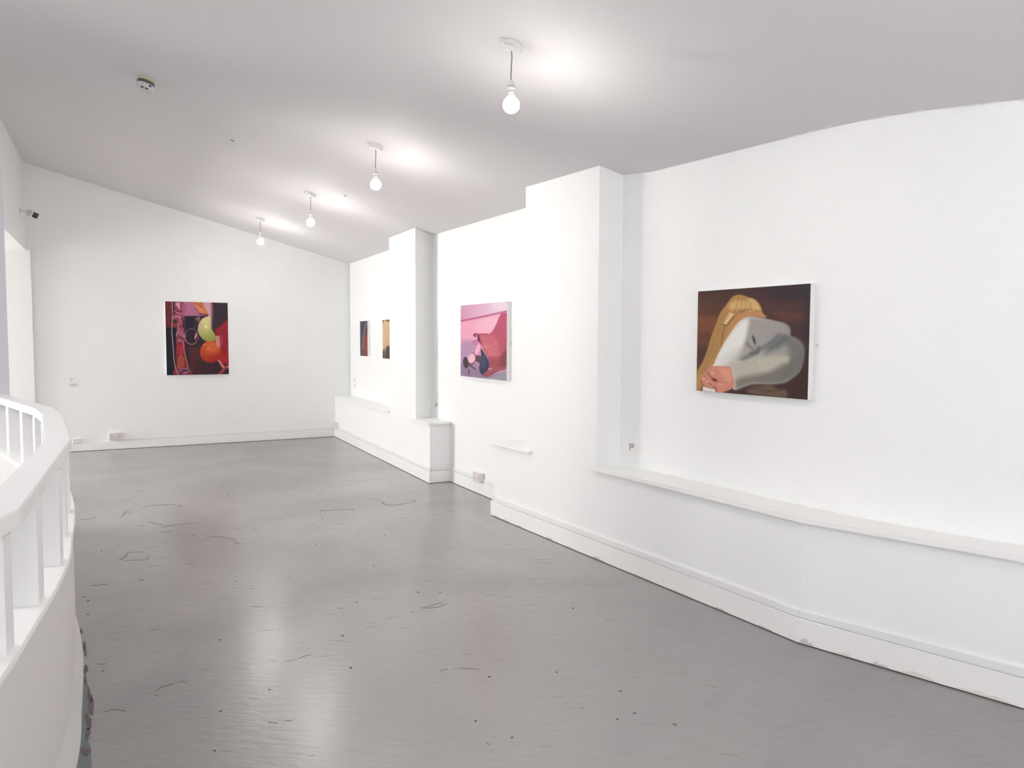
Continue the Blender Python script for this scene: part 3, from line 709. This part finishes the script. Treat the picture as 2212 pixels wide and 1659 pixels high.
# ------------------------------------------------------------------ the paintings: colour fields computed point by point
class Art:
    """a small painter; shapes are given in the coordinates of the quad TL, TR, BR, BL and blended softly"""
    def __init__(s, nx, ny, quad):
        (x0, y0), (x1, y1), (x2, y2), (x3, y3) = quad
        dx1, dx2, dx3 = x1 - x2, x3 - x2, x0 - x1 + x2 - x3
        dy1, dy2, dy3 = y1 - y2, y3 - y2, y0 - y1 + y2 - y3
        det = dx1 * dy2 - dx2 * dy1
        g = (dx3 * dy2 - dx2 * dy3) / det; h = (dx1 * dy3 - dx3 * dy1) / det
        u, v = np.meshgrid(np.linspace(0, 1, nx), np.linspace(0, 1, ny))
        w = g * u + h * v + 1
        s.X = ((x1 - x0 + g * x1) * u + (x3 - x0 + h * x3) * v + x0) / w
        s.Y = ((y1 - y0 + g * y1) * u + (y3 - y0 + h * y3) * v + y0) / w
        s.C = np.zeros((ny, nx, 3)); s.nx, s.ny = nx, ny
        rs = np.random.RandomState(7)
        s.N = rs.rand(ny, nx)
    def fill(s, c): s.C[:] = c
    def blend(s, a, c):
        a = np.clip(a, 0, 1)[..., None]; s.C = s.C * (1 - a) + np.array(c, float) * a
    def grad(s, p, q, c0, c1, mask=None):
        px, py = p; qx, qy = q; L = (qx - px) ** 2 + (qy - py) ** 2
        t = np.clip(((s.X - px) * (qx - px) + (s.Y - py) * (qy - py)) / L, 0, 1)[..., None]
        g = np.array(c0, float) * (1 - t) + np.array(c1, float) * t
        if mask is None: s.C = g
        else: m = mask[..., None]; s.C = s.C * (1 - m) + g * m
    def seg(s, a, b):
        ax, ay = a; bx, by = b; L = (bx - ax) ** 2 + (by - ay) ** 2 + 1e-9
        t = np.clip(((s.X - ax) * (bx - ax) + (s.Y - ay) * (by - ay)) / L, 0, 1)
        return np.hypot(s.X - ax - t * (bx - ax), s.Y - ay - t * (by - ay))
    def pmask(s, pts, soft):
        ins = np.zeros(s.X.shape, bool); d = np.full(s.X.shape, 1e9); n = len(pts)
        for i in range(n):
            a, b = pts[i], pts[(i + 1) % n]; d = np.minimum(d, s.seg(a, b))
            if a[1] != b[1]:
                c = ((a[1] > s.Y) != (b[1] > s.Y)) & (s.X < (b[0] - a[0]) * (s.Y - a[1]) / (b[1] - a[1]) + a[0]); ins ^= c
        return np.clip(0.5 + np.where(ins, d, -d) / soft, 0, 1)
    def round(s, pts, n=4):
        out = []; m = len(pts)
        for i in range(m):
            p0, p1, p2, p3 = [np.array(pts[(i + j) % m], float) for j in (-1, 0, 1, 2)]
            for k in range(n):
                t = k / n
                out.append(tuple(0.5 * (2 * p1 + (p2 - p0) * t + (2 * p0 - 5 * p1 + 4 * p2 - p3) * t * t + (3 * p1 - p0 - 3 * p2 + p3) * t ** 3)))
        return out
    def poly(s, pts, c, soft=12, k=1.0): s.blend(s.pmask(s.round(pts) if len(pts) > 5 else pts, soft) * k, c)
    def line(s, pts, w, c, soft=8, k=1.0):
        if len(pts) > 2:
            q = [pts[0]] + list(pts) + [pts[-1]]; o = []
            for i in range(1, len(q) - 2):
                p0, p1, p2, p3 = [np.array(v, float) for v in q[i - 1:i + 3]]
                for j in range(4):
                    t = j / 4; o.append(tuple(0.5 * (2 * p1 + (p2 - p0) * t + (2 * p0 - 5 * p1 + 4 * p2 - p3) * t * t + (3 * p1 - p0 - 3 * p2 + p3) * t ** 3)))
            pts = o + [pts[-1]]
        d = np.full(s.X.shape, 1e9)
        for a, b in zip(pts, pts[1:]): d = np.minimum(d, s.seg(a, b))
        s.blend(np.clip((w / 2 - d) / soft + 0.5, 0, 1) * k, c)
    def emask(s, c, r, soft=0.15, rot=0.0):
        x, y = s.X - c[0], s.Y - c[1]; co, si = math.cos(rot), math.sin(rot)
        d = np.hypot((x * co + y * si) / r[0], (-x * si + y * co) / r[1]); return np.clip((1 - d) / soft + 0.5, 0, 1)
    def oval(s, c, r, col, soft=0.15, rot=0.0, k=1.0): s.blend(s.emask(c, r, soft, rot) * k, col)

def painting(name, line, left_pt, width, z0, height, art, label, group=None, depth=0.035, plate=0.47):
    p, q = line; e = (v2(q) - v2(p)).normalized(); s = (v2(left_pt) - v2(p)).dot(e)
    t = thing(name, label, 'painting', group); t.matrix_world = wall_frame(p, q, s, z0)
    bm = bmesh.new(); box(bm, (width / 2, -depth / 2, height / 2), (width, depth, height), bevel=0.0025, seg=2); obj('canvas_edge', bm, CANVAS, t)
    nx, ny = art.nx, art.ny
    u, v = np.meshgrid(np.linspace(0.0015, width - 0.0015, nx), np.linspace(height - 0.0015, 0.0015, ny))
    co = np.stack([u, np.full(u.shape, -depth - 0.0006), v], -1).reshape(-1, 3)
    idx = np.arange(nx * ny).reshape(ny, nx)
    fa = np.stack([idx[1:, :-1], idx[1:, 1:], idx[:-1, 1:], idx[:-1, :-1]], -1).reshape(-1, 4)
    me = bpy.data.meshes.new('painted_face'); me.from_pydata(co.tolist(), [], fa.tolist())
    c = np.clip(art.C + (art.N[..., None] - 0.5) * 5, 0, 255) / 255.0
    c = np.where(c <= 0.04045, c / 12.92, ((c + 0.055) / 1.055) ** 2.4) * PAINT_GAIN
    at = me.color_attributes.new('art', 'FLOAT_COLOR', 'POINT')
    at.data.foreach_set('color', np.concatenate([c, np.ones(c.shape[:2] + (1,))], -1).astype(np.float32).ravel())
    m = bpy.data.materials.new('oil_paint'); m.use_nodes = True; nt = m.node_tree; b = nt.nodes['Principled BSDF']
    a = nt.nodes.new('ShaderNodeAttribute'); a.attribute_name = 'art'; nt.links.new(a.outputs['Color'], b.inputs['Base Color'])
    b.inputs['Roughness'].default_value = 0.55; b.inputs['Specular IOR Level'].default_value = 0.2
    link('painted_face', me, m, t)
    bm = bmesh.new(); box(bm, (width + 0.012, -0.002, height * plate), (0.034, 0.002, 0.024), bevel=0.0008, seg=1); mp = obj('mirror_plate', bm, PLASTIC, t)
    bm = bmesh.new(); lathe(bm, [(0, 0), (0.004, 0), (0.003, 0.003), (0, 0.0035)], 10, Matrix.Translation((width + 0.018, -0.003, height * plate)) @ Matrix.Rotation(math.radians(90), 4, 'X')); obj('screw', bm, METAL, mp, True)
    return t

# 1: figure in a pale sweater, head bowed behind the arm
a = Art(220, 165, [(150, 216), (1497, 122), (1468, 1513), (135, 1408)])
a.grad((150, 700), (1450, 700), (98, 60, 46), (66, 46, 46))
a.poly([(100, 80), (1550, 80), (1550, 330), (100, 330)], (58, 42, 44), 260, .55)
a.poly([(900, 80), (1550, 80), (1550, 420), (1100, 330)], (50, 42, 52), 220, .7)
a.poly([(100, 520), (420, 520), (380, 720), (100, 720)], (132, 78, 52), 70, .8)
a.poly([(100, 740), (330, 740), (300, 860), (100, 860)], (112, 68, 50), 60, .6)
a.poly([(100, 900), (300, 880), (230, 1060), (100, 1150)], (80, 52, 44), 80, .8)
a.poly([(950, 340), (1500, 340), (1500, 430), (950, 430)], (92, 58, 52), 90, .5)
a.poly([(1000, 450), (1500, 450), (1500, 560), (1180, 580)], (108, 62, 50), 80, .6)
a.poly([(1440, 100), (1520, 100), (1500, 1550), (1360, 1550), (1440, 900)], (50, 38, 46), 120, .8)
a.poly([(1150, 1250), (1500, 1000), (1500, 1550), (500, 1550), (560, 1400)], (62, 40, 38), 120, .85)
hair = [(470, 400), (560, 285), (650, 255), (760, 285), (850, 325), (905, 400), (930, 480), (960, 530), (870, 515), (740, 520), (640, 590), (560, 700), (470, 830), (400, 960),
        (350, 1090), (270, 1170), (200, 1260), (160, 1390), (125, 1400), (130, 1210), (200, 1080), (260, 930), (310, 760), (370, 600), (415, 480)]
a.poly(hair, (178, 134, 80), 16)
a.poly([(125, 1250), (260, 1160), (240, 1300), (180, 1420), (120, 1430)], (190, 145, 92), 30, .8)
a.poly([(520, 420), (560, 340), (700, 330), (860, 400), (800, 450), (640, 430), (560, 440)], (220, 182, 122), 40, .8)
a.poly([(740, 320), (800, 300), (860, 350), (900, 430), (860, 440), (820, 380)], (226, 190, 136), 24, .7)
for k in range(26):
    t = k / 25; x0 = 540 + 330 * t; 
    a.line([(x0 * .55 + 300, 300 + 90 * t), (560 + 240 * t, 430), (480 + 60 * t, 600), (400 + 40 * t, 780), (300 + 40 * t, 1000), (180 + 60 * t, 1250)] if k % 2 else
           [(450 - 90 * t + 40, 500 + 60 * t), (380 - 60 * t, 740), (300 - 40 * t, 960), (200 - 20 * t, 1200)], 4 + 4 * (k % 3), ((126, 88, 46), (224, 186, 128), (150, 106, 60))[k % 3], 8, .38)
for k, (cx_, cy_) in enumerate([(548, 492), (530, 518), (512, 545), (494, 572), (476, 598)]):
    a.oval((cx_ + 2, cy_ + 8), (44 - 3 * k, 22), (96, 66, 38), .5, 0.45); a.oval((cx_, cy_), (40 - 3 * k, 17), (224, 188, 130), .5, 0.45); a.oval((cx_ + 12, cy_ - 2), (16, 7), (244, 216, 168), .6, 0.45)
for pts in ([(470, 610), (455, 720), (430, 850)], [(650, 470), (700, 435), (800, 430)], [(660, 500), (720, 440)]): a.line(pts, 8, (104, 70, 40), 10, .7)
a.poly([(640, 490), (760, 465), (920, 480), (960, 530), (740, 520), (640, 600), (560, 700), (500, 800), (440, 860), (520, 660)], (198, 140, 92), 24, .8)
sweater = [(745, 523), (830, 520), (960, 543), (1100, 575), (1200, 605), (1255, 665), (1262, 745), (1340, 780), (1405, 850), (1430, 930), (1418, 1060), (1375, 1180), (1300, 1250),
           (1200, 1310), (1050, 1330), (800, 1330), (600, 1400), (590, 1320), (560, 1180), (520, 1120), (400, 1130), (325, 1115), (350, 1080), (400, 960), (470, 830), (560, 690), (650, 575)]
m = a.pmask(a.round(sweater), 18)
a.grad((430, 900), (1420, 1000), (238, 234, 226), (112, 110, 104), m)
a.poly([(745, 540), (1100, 585), (1230, 640), (1240, 740), (1100, 740), (880, 920), (720, 1010), (640, 1040), (700, 900), (730, 740)], (160, 154, 150), 60, .9)
a.poly([(650, 600), (760, 560), (700, 820), (560, 1050), (370, 1090), (480, 850)], (243, 240, 235), 60, .9)
a.oval((900, 1000), (420, 150), (176, 172, 160), .9, -0.25, .6)
a.poly([(1180, 760), (1330, 800), (1400, 900), (1380, 1080), (1250, 1180), (1180, 1050), (1260, 960)], (112, 112, 108), 90, .8)
a.poly([(1000, 860), (1180, 740), (1250, 790), (1120, 900), (960, 960)], (92, 98, 100), 80, .8)
a.line([(700, 1030), (800, 970), (870, 930), (1000, 850), (1120, 750)], 36, (92, 95, 100), 70, .85)
a.oval((825, 800), (16, 60), (82, 80, 86), .6, -0.3); a.line([(740, 840), (800, 900), (850, 950)], 26, (116, 114, 117), 44, .8); a.line([(880, 890), (860, 950), (790, 960)], 28, (96, 96, 102), 44, .85)
a.poly([(530, 1075), (700, 1050), (1190, 985), (1240, 1060), (1130, 1180), (900, 1250), (620, 1330), (580, 1240), (545, 1140)], (196, 190, 174), 50, .85)
a.poly([(640, 1260), (1000, 1180), (1200, 1080), (1300, 1180), (1150, 1300), (800, 1330), (620, 1390)], (112, 108, 98), 70, .8)
for k in range(9): a.line([(560 + 8 * k, 1110 + 26 * k), (700, 1080 + 24 * k), (860 + 10 * k, 1045 + 22 * k)], 5, (136, 130, 118), 6, .55)
a.line([(540, 1135), (580, 1230), (596, 1330), (580, 1390)], 9, (226, 214, 198), 8)
a.poly([(760, 1390), (1000, 1330), (1120, 1390), (1215, 1400), (1180, 1500), (800, 1450)], (126, 104, 84), 50, .7)
a.line([(800, 1380), (960, 1410), (1100, 1400)], 18, (82, 62, 52), 24, .7)
hand = [(310, 1122), (400, 1112), (540, 1128), (565, 1200), (590, 1270), (588, 1340), (560, 1385), (430, 1435), (380, 1415), (360, 1375), (300, 1375), (235, 1350), (205, 1290), (195, 1250), (240, 1180)]
a.poly(hand, (212, 142, 120), 14)
a.poly([(400, 1140), (530, 1140), (575, 1260), (540, 1320), (460, 1260)], (228, 162, 138), 40, .8)
for pts in ([(285, 1180), (300, 1240), (340, 1280)], [(230, 1220), (250, 1290), (300, 1330)], [(340, 1250), (380, 1300), (440, 1310)], [(250, 1170), (290, 1230), (350, 1275)], [(300, 1330), (360, 1360), (380, 1400)]):
    a.line(pts, 10, (150, 84, 70), 12, .75)
a.oval((355, 1280), (34, 18), (116, 60, 54), .8, .3)
for c_ in ((225, 1265), (265, 1300), (330, 1200), (420, 1330)): a.oval(c_, (22, 16), (236, 176, 152), .8, .4, .8)
a.poly([(215, 1355), (300, 1380), (355, 1385), (375, 1430), (210, 1412)], (236, 226, 222), 14)
painting('painting', (RECESS[4], RECESS[5]), (1.041, 4.307), 0.751, 1.111, 0.559, a,
         'large landscape painting of a blonde figure in a pale sweater hiding their face')

# 2: pink cloth and a folded mirror compact
a = Art(160, 130, [(258, 225), (1018, 165), (1020, 1455), (258, 1370)])
a.grad((260, 400), (1020, 300), (206, 150, 182), (234, 206, 220))
a.poly([(800, 150), (1030, 140), (1030, 300), (760, 300)], (238, 218, 228), 120, .7)
a.poly([(250, 480), (1030, 320), (1030, 1480), (250, 1480)], (232, 164, 186), 10)
a.oval((780, 520), (260, 130), (240, 188, 202), 1.0, -0.2, .8)
a.line([(250, 476), (600, 412), (1030, 318)], 26, (178, 76, 122), 14); a.line([(720, 385), (1030, 318)], 22, (180, 118, 170), 20, .8)
a.poly([(250, 860), (420, 800), (520, 860), (500, 1000), (700, 1300), (1030, 1300), (1030, 1480), (250, 1480)], (178, 142, 172), 90)
a.poly([(250, 1180), (500, 1200), (700, 1300), (1030, 1340), (1030, 1480), (250, 1480)], (138, 118, 140), 100, .8)
a.poly([(760, 1390), (1030, 1290), (1030, 1480), (700, 1440)], (150, 152, 162), 40, .8)
a.poly([(440, 800), (540, 780), (560, 860), (480, 860)], (170, 90, 130), 40, .6)
bag = [(925, 360), (960, 345), (990, 355), (1022, 400), (1022, 1200), (850, 1240), (720, 1245), (742, 1185), (690, 1060), (620, 900), (580, 800), (545, 700), (740, 682), (830, 560), (890, 420)]
m = a.pmask(a.round(bag), 10); a.grad((900, 400), (800, 1250), (188, 78, 112), (172, 84, 88), m)
a.poly([(580, 720), (740, 700), (860, 800), (900, 1000), (700, 1050), (620, 880)], (200, 108, 118), 60, .7)
a.poly([(960, 1000), (1022, 940), (1022, 1220), (900, 1240), (900, 1100)], (112, 52, 66), 60, .8)
a.poly([(690, 1080), (860, 1100), (1000, 1150), (850, 1245), (725, 1245)], (150, 66, 72), 50, .6)
for pts in ([(640, 850), (760, 880), (860, 820)], [(640, 900), (780, 920), (830, 1030)], [(720, 1000), (820, 1040), (930, 1010)], [(660, 880), (720, 960), (800, 1000)]): a.line(pts, 14, (226, 140, 146), 20, .55)
a.poly([(535, 700), (560, 705), (610, 860), (560, 820), (535, 790)], (96, 40, 66), 10)
a.oval((500, 705), (34, 30), (142, 46, 78), .3); a.oval((510, 712), (12, 8), (220, 140, 160), .4); a.line([(510, 680), (560, 690), (700, 690)], 14, (150, 52, 82), 8)
a.oval((540, 940), (50, 112), (150, 90, 120), .2, 0.25); a.oval((540, 942), (42, 100), (236, 172, 194), .15, 0.25); a.line([(530, 840), (575, 830)], 10, (226, 150, 170), 8)
a.poly([(510, 1030), (600, 1040), (600, 1190), (500, 1120)], (92, 58, 74), 16)
a.oval((442, 1092), (68, 102), (120, 76, 100), .15, .1); a.oval((438, 1082), (62, 82), (238, 182, 198), .12, .1); a.line([(395, 1050), (430, 1015), (480, 1020), (498, 1070)], 6, (176, 120, 140), 5)
a.poly([(605, 925), (650, 1000), (735, 1130), (735, 1200), (705, 1285), (640, 1355), (595, 1335), (565, 1240), (600, 1100), (592, 980)], (48, 46, 78), 12)
a.oval((640, 1150), (34, 90), (66, 76, 120), .8, .3, .8); a.line([(620, 930), (700, 1070), (740, 1180)], 6, (196, 150, 160), 5); a.line([(600, 1030), (640, 1060), (670, 1060)], 6, (110, 110, 150), 5)
a.oval((345, 1155), (46, 94), (58, 50, 62), .1, -.12)
a.line([(415, 1185), (400, 1250), (390, 1355)], 16, (84, 52, 66), 8); a.line([(400, 1190), (450, 1225), (505, 1265)], 18, (78, 46, 58), 8); a.oval((398, 1240), (14, 14), (190, 150, 160), .4)
a.poly([(635, 1350), (700, 1288), (850, 1240), (1022, 1232), (1022, 1262), (870, 1300), (740, 1375), (660, 1388)], (148, 70, 78), 10); a.line([(680, 1340), (800, 1280), (1020, 1240)], 8, (206, 140, 146), 8, .7)
painting('painting', (RECESS[1], RECESS[2]), (-0.481, 7.130), 0.939, 1.050, 0.656, a,
         'pink painting of crumpled cloth and an open compact, in the niche')

# 3: dark red still life
a = Art(150, 187, [(135, 170), (1258, 205), (1272, 1483), (155, 1497)])
a.fill((50, 34, 44))
a.poly([(120, 150), (270, 150), (270, 640), (140, 700)], (106, 44, 48), 30)
a.poly([(140, 640), (330, 640), (330, 1500), (140, 1500)], (32, 28, 42), 30)
a.poly([(320, 150), (980, 150), (980, 430), (320, 440)], (184, 112, 146), 14)
a.poly([(480, 440), (670, 440), (670, 660), (480, 640)], (36, 34, 48), 14)
a.poly([(700, 160), (1270, 170), (1270, 700), (980, 700), (970, 200)], (54, 40, 50), 24)
a.poly([(560, 980), (760, 980), (800, 1500), (560, 1500)], (92, 44, 42), 90, .8)
a.poly([(1030, 700), (1120, 620), (1270, 550), (1280, 1210), (1100, 1180), (1030, 900)], (148, 34, 44), 60)
a.poly([(1090, 1120), (1280, 1100), (1280, 1320), (1180, 1300), (1060, 1240)], (170, 36, 44), 50)
a.poly([(800, 190), (975, 200), (985, 480), (950, 700), (900, 420), (850, 300)], (214, 160, 172), 14)
a.poly([(960, 200), (990, 200), (985, 720), (960, 700)], (110, 60, 80), 20, .8)
a.poly([(628, 185), (800, 190), (850, 290), (905, 400), (840, 392), (760, 370), (680, 270)], (214, 124, 74), 10)
a.line([(640, 195), (760, 240), (790, 280), (800, 190)], 8, (120, 60, 44), 8); a.poly([(640, 200), (770, 280), (880, 400), (780, 380), (680, 280)], (230, 146, 96), 20, .6)
a.line([(680, 300), (720, 360), (740, 440), (700, 500)], 26, (170, 100, 110), 16); a.line([(760, 400), (900, 420), (860, 450)], 22, (110, 48, 66), 14); a.line([(700, 480), (760, 490), (720, 540)], 14, (190, 130, 140), 8)
g1 = [(830, 470), (940, 455), (955, 640), (1030, 780), (1030, 880), (930, 905), (830, 870), (750, 780), (720, 690), (735, 590), (780, 510)]
m = a.pmask(a.round(g1), 14); a.grad((850, 480), (950, 900), (224, 214, 150), (142, 150, 70), m)
a.poly([(735, 580), (780, 520), (760, 640), (760, 760), (722, 700)], (206, 170, 170), 24, .8); a.oval((865, 632), (24, 22), (255, 250, 226), .5); a.oval((870, 600), (70, 110), (232, 228, 160), 1., 0, .5)
m = a.emask((945, 1085), (188, 200), .08); a.grad((860, 900), (1010, 1280), (212, 92, 44), (150, 36, 26), m)
a.oval((980, 1010), (110, 100), (222, 120, 60), 1., 0, .6); a.oval((838, 952), (9, 9), (255, 214, 190), .4); a.line([(895, 1030), (920, 1018)], 9, (250, 200, 150), 6)
a.line([(915, 900), (880, 1050), (868, 1250), (855, 1490)], 7, (206, 120, 90), 6, .7)
a.poly([(1035, 800), (1110, 790), (1118, 980), (1085, 1020), (1045, 960)], (206, 134, 134), 16); a.line([(1150, 800), (1140, 960)], 30, (190, 80, 90), 24, .7)
a.poly([(1068, 1225), (1120, 1240), (1200, 1345), (1270, 1320), (1270, 1370), (1170, 1380), (1110, 1300)], (214, 112, 112), 14); a.poly([(1180, 1365), (1260, 1350), (1120, 1500), (1050, 1500)], (172, 60, 70), 18)
a.poly([(700, 1250), (1000, 1300), (1040, 1500), (620, 1500)], (64, 36, 44), 90, .8)
a.poly([(300, 200), (460, 180), (440, 340), (470, 480), (430, 640), (330, 520), (270, 480), (320, 360)], (150, 70, 92), 14)
a.poly([(325, 200), (400, 190), (405, 330), (330, 240)], (224, 150, 176), 12); a.poly([(440, 190), (520, 240), (500, 400), (440, 430)], (172, 96, 120), 14, .8)
a.poly([(270, 560), (380, 560), (400, 640), (280, 640)], (142, 60, 56), 12)
a.poly([(340, 640), (470, 640), (500, 860), (450, 950), (330, 940)], (142, 70, 92), 14)
a.poly([(335, 940), (480, 940), (490, 1100), (560, 1380), (600, 1500), (280, 1500), (320, 1300)], (136, 44, 52), 14)
a.poly([(345, 960), (460, 960), (450, 1120), (350, 1130)], (176, 54, 56), 30, .8)
a.poly([(375, 1180), (420, 1145), (470, 1180), (470, 1340), (380, 1390)], (158, 80, 50), 14); a.line([(372, 1390), (366, 1220), (390, 1165), (430, 1145)], 8, (216, 140, 130), 6)
a.oval((470, 1430), (110, 60), (106, 50, 80), .2); a.line([(380, 1440), (440, 1380), (540, 1390), (590, 1440)], 10, (196, 140, 156), 8); a.line([(460, 1470), (540, 1440)], 14, (222, 160, 176), 8)
for pts in ([(300, 340), (360, 380), (440, 400)], [(320, 430), (400, 440)], [(250, 480), (300, 450), (420, 470)], [(360, 560), (380, 680), (360, 760)], [(390, 740), (430, 790), (490, 820)], [(370, 870), (430, 880)], [(420, 700), (450, 760), (500, 800)], [(460, 900), (470, 1050), (540, 1360)], [(400, 440), (400, 560)], [(330, 800), (345, 720)]):
    a.line(pts, 13, (220, 150, 158), 8, .8)
for pts in ([(330, 350), (450, 350)], [(440, 470), (480, 640)], [(330, 500), (360, 530)], [(380, 800), (480, 860)]): a.line(pts, 14, (76, 28, 44), 10, .8)
a.line([(258, 185), (272, 400), (262, 560), (252, 700), (272, 950), (288, 1200), (310, 1350), (360, 1490)], 15, (192, 146, 150), 7)
a.line([(480, 300), (485, 470), (490, 560), (475, 680)], 7, (150, 110, 120), 6, .7); a.line([(665, 200), (668, 560), (660, 690)], 7, (150, 110, 130), 6, .7)
for k in range(24):
    t0, t1 = 2 * math.pi * k / 24, 2 * math.pi * (k + 1) / 24
    f = lambda t: (605 + 118 * math.cos(t), 805 + 140 * math.sin(t))
    a.line([f(t0), f(t1)], 9 if 14 < k or k < 3 else 13, (124, 96, 112) if k > 12 else (178, 116, 128), 6)
a.poly([(690, 720), (705, 780), (670, 870), (660, 820)], (224, 150, 150), 8); a.line([(735, 790), (735, 950)], 5, (120, 80, 90), 6, .6)
painting('painting', ((-8.9, 7.282), FAR_A), (-4.402, 9.722), 0.7545, 0.914, 0.941, a,
         'dark red painting of fruit and glassy ornaments, on the far wall')

# 4 and 5: the two small paintings of the far bay
a = Art(60, 76, [(130, 172), (247, 165), (247, 720), (130, 712)])
a.fill((64, 64, 80))
a.poly([(240, 180), (260, 180), (260, 740), (165, 740), (175, 560), (200, 360)], (84, 48, 52), 12)
a.poly([(195, 380), (260, 360), (260, 740), (170, 740), (175, 560)], (122, 58, 48), 18, .85); a.poly([(228, 400), (260, 390), (260, 640), (232, 620)], (182, 78, 46), 14, .8)
a.line([(232, 195), (212, 260), (196, 340), (184, 430), (176, 520), (170, 620)], 12, (168, 150, 164), 8, .8)
for k in range(7): a.line([(200 + 5 * (k % 3), 420 + 40 * k), (206 + 4 * (k % 2), 450 + 40 * k)], 4, (200, 150, 140), 4, .6)
painting('small_painting', (RECESS[0], RECESS[1]), (-2.038, 10.255), 0.369, 1.1615, 0.463, a,
         'small slate and rust painting, leftmost of two in the far bay', 'small paintings in the far bay')
a = Art(60, 76, [(474, 150), (700, 146), (700, 756), (484, 748)])
a.fill((206, 172, 130))
a.poly([(470, 140), (520, 140), (500, 180), (478, 225)], (92, 66, 58), 10); a.poly([(530, 140), (710, 140), (710, 200), (560, 170)], (120, 84, 66), 14)
a.poly([(478, 240), (500, 190), (560, 170), (640, 220), (600, 420), (520, 560), (486, 600)], (214, 182, 142), 20, .8)
a.poly([(480, 640), (540, 600), (600, 560), (710, 600), (710, 770), (480, 770)], (74, 62, 60), 20)
for k in range(9): a.line([(540 + 14 * k, 240), (530 + 12 * k, 400), (495 + 12 * k, 560), (486 + 10 * k, 640)], 5, ((160, 122, 84), (232, 206, 168))[k % 2], 6, .6)
a.line([(545, 590), (540, 720)], 8, (216, 190, 150), 6)
painting('small_painting', (RECESS[0], RECESS[1]), (-1.578, 9.317), 0.369, 1.153, 0.468, a,
         'small beige and brown painting, partly hidden by the narrow far pier', 'small paintings in the far bay')
bpy.context.view_layer.update()
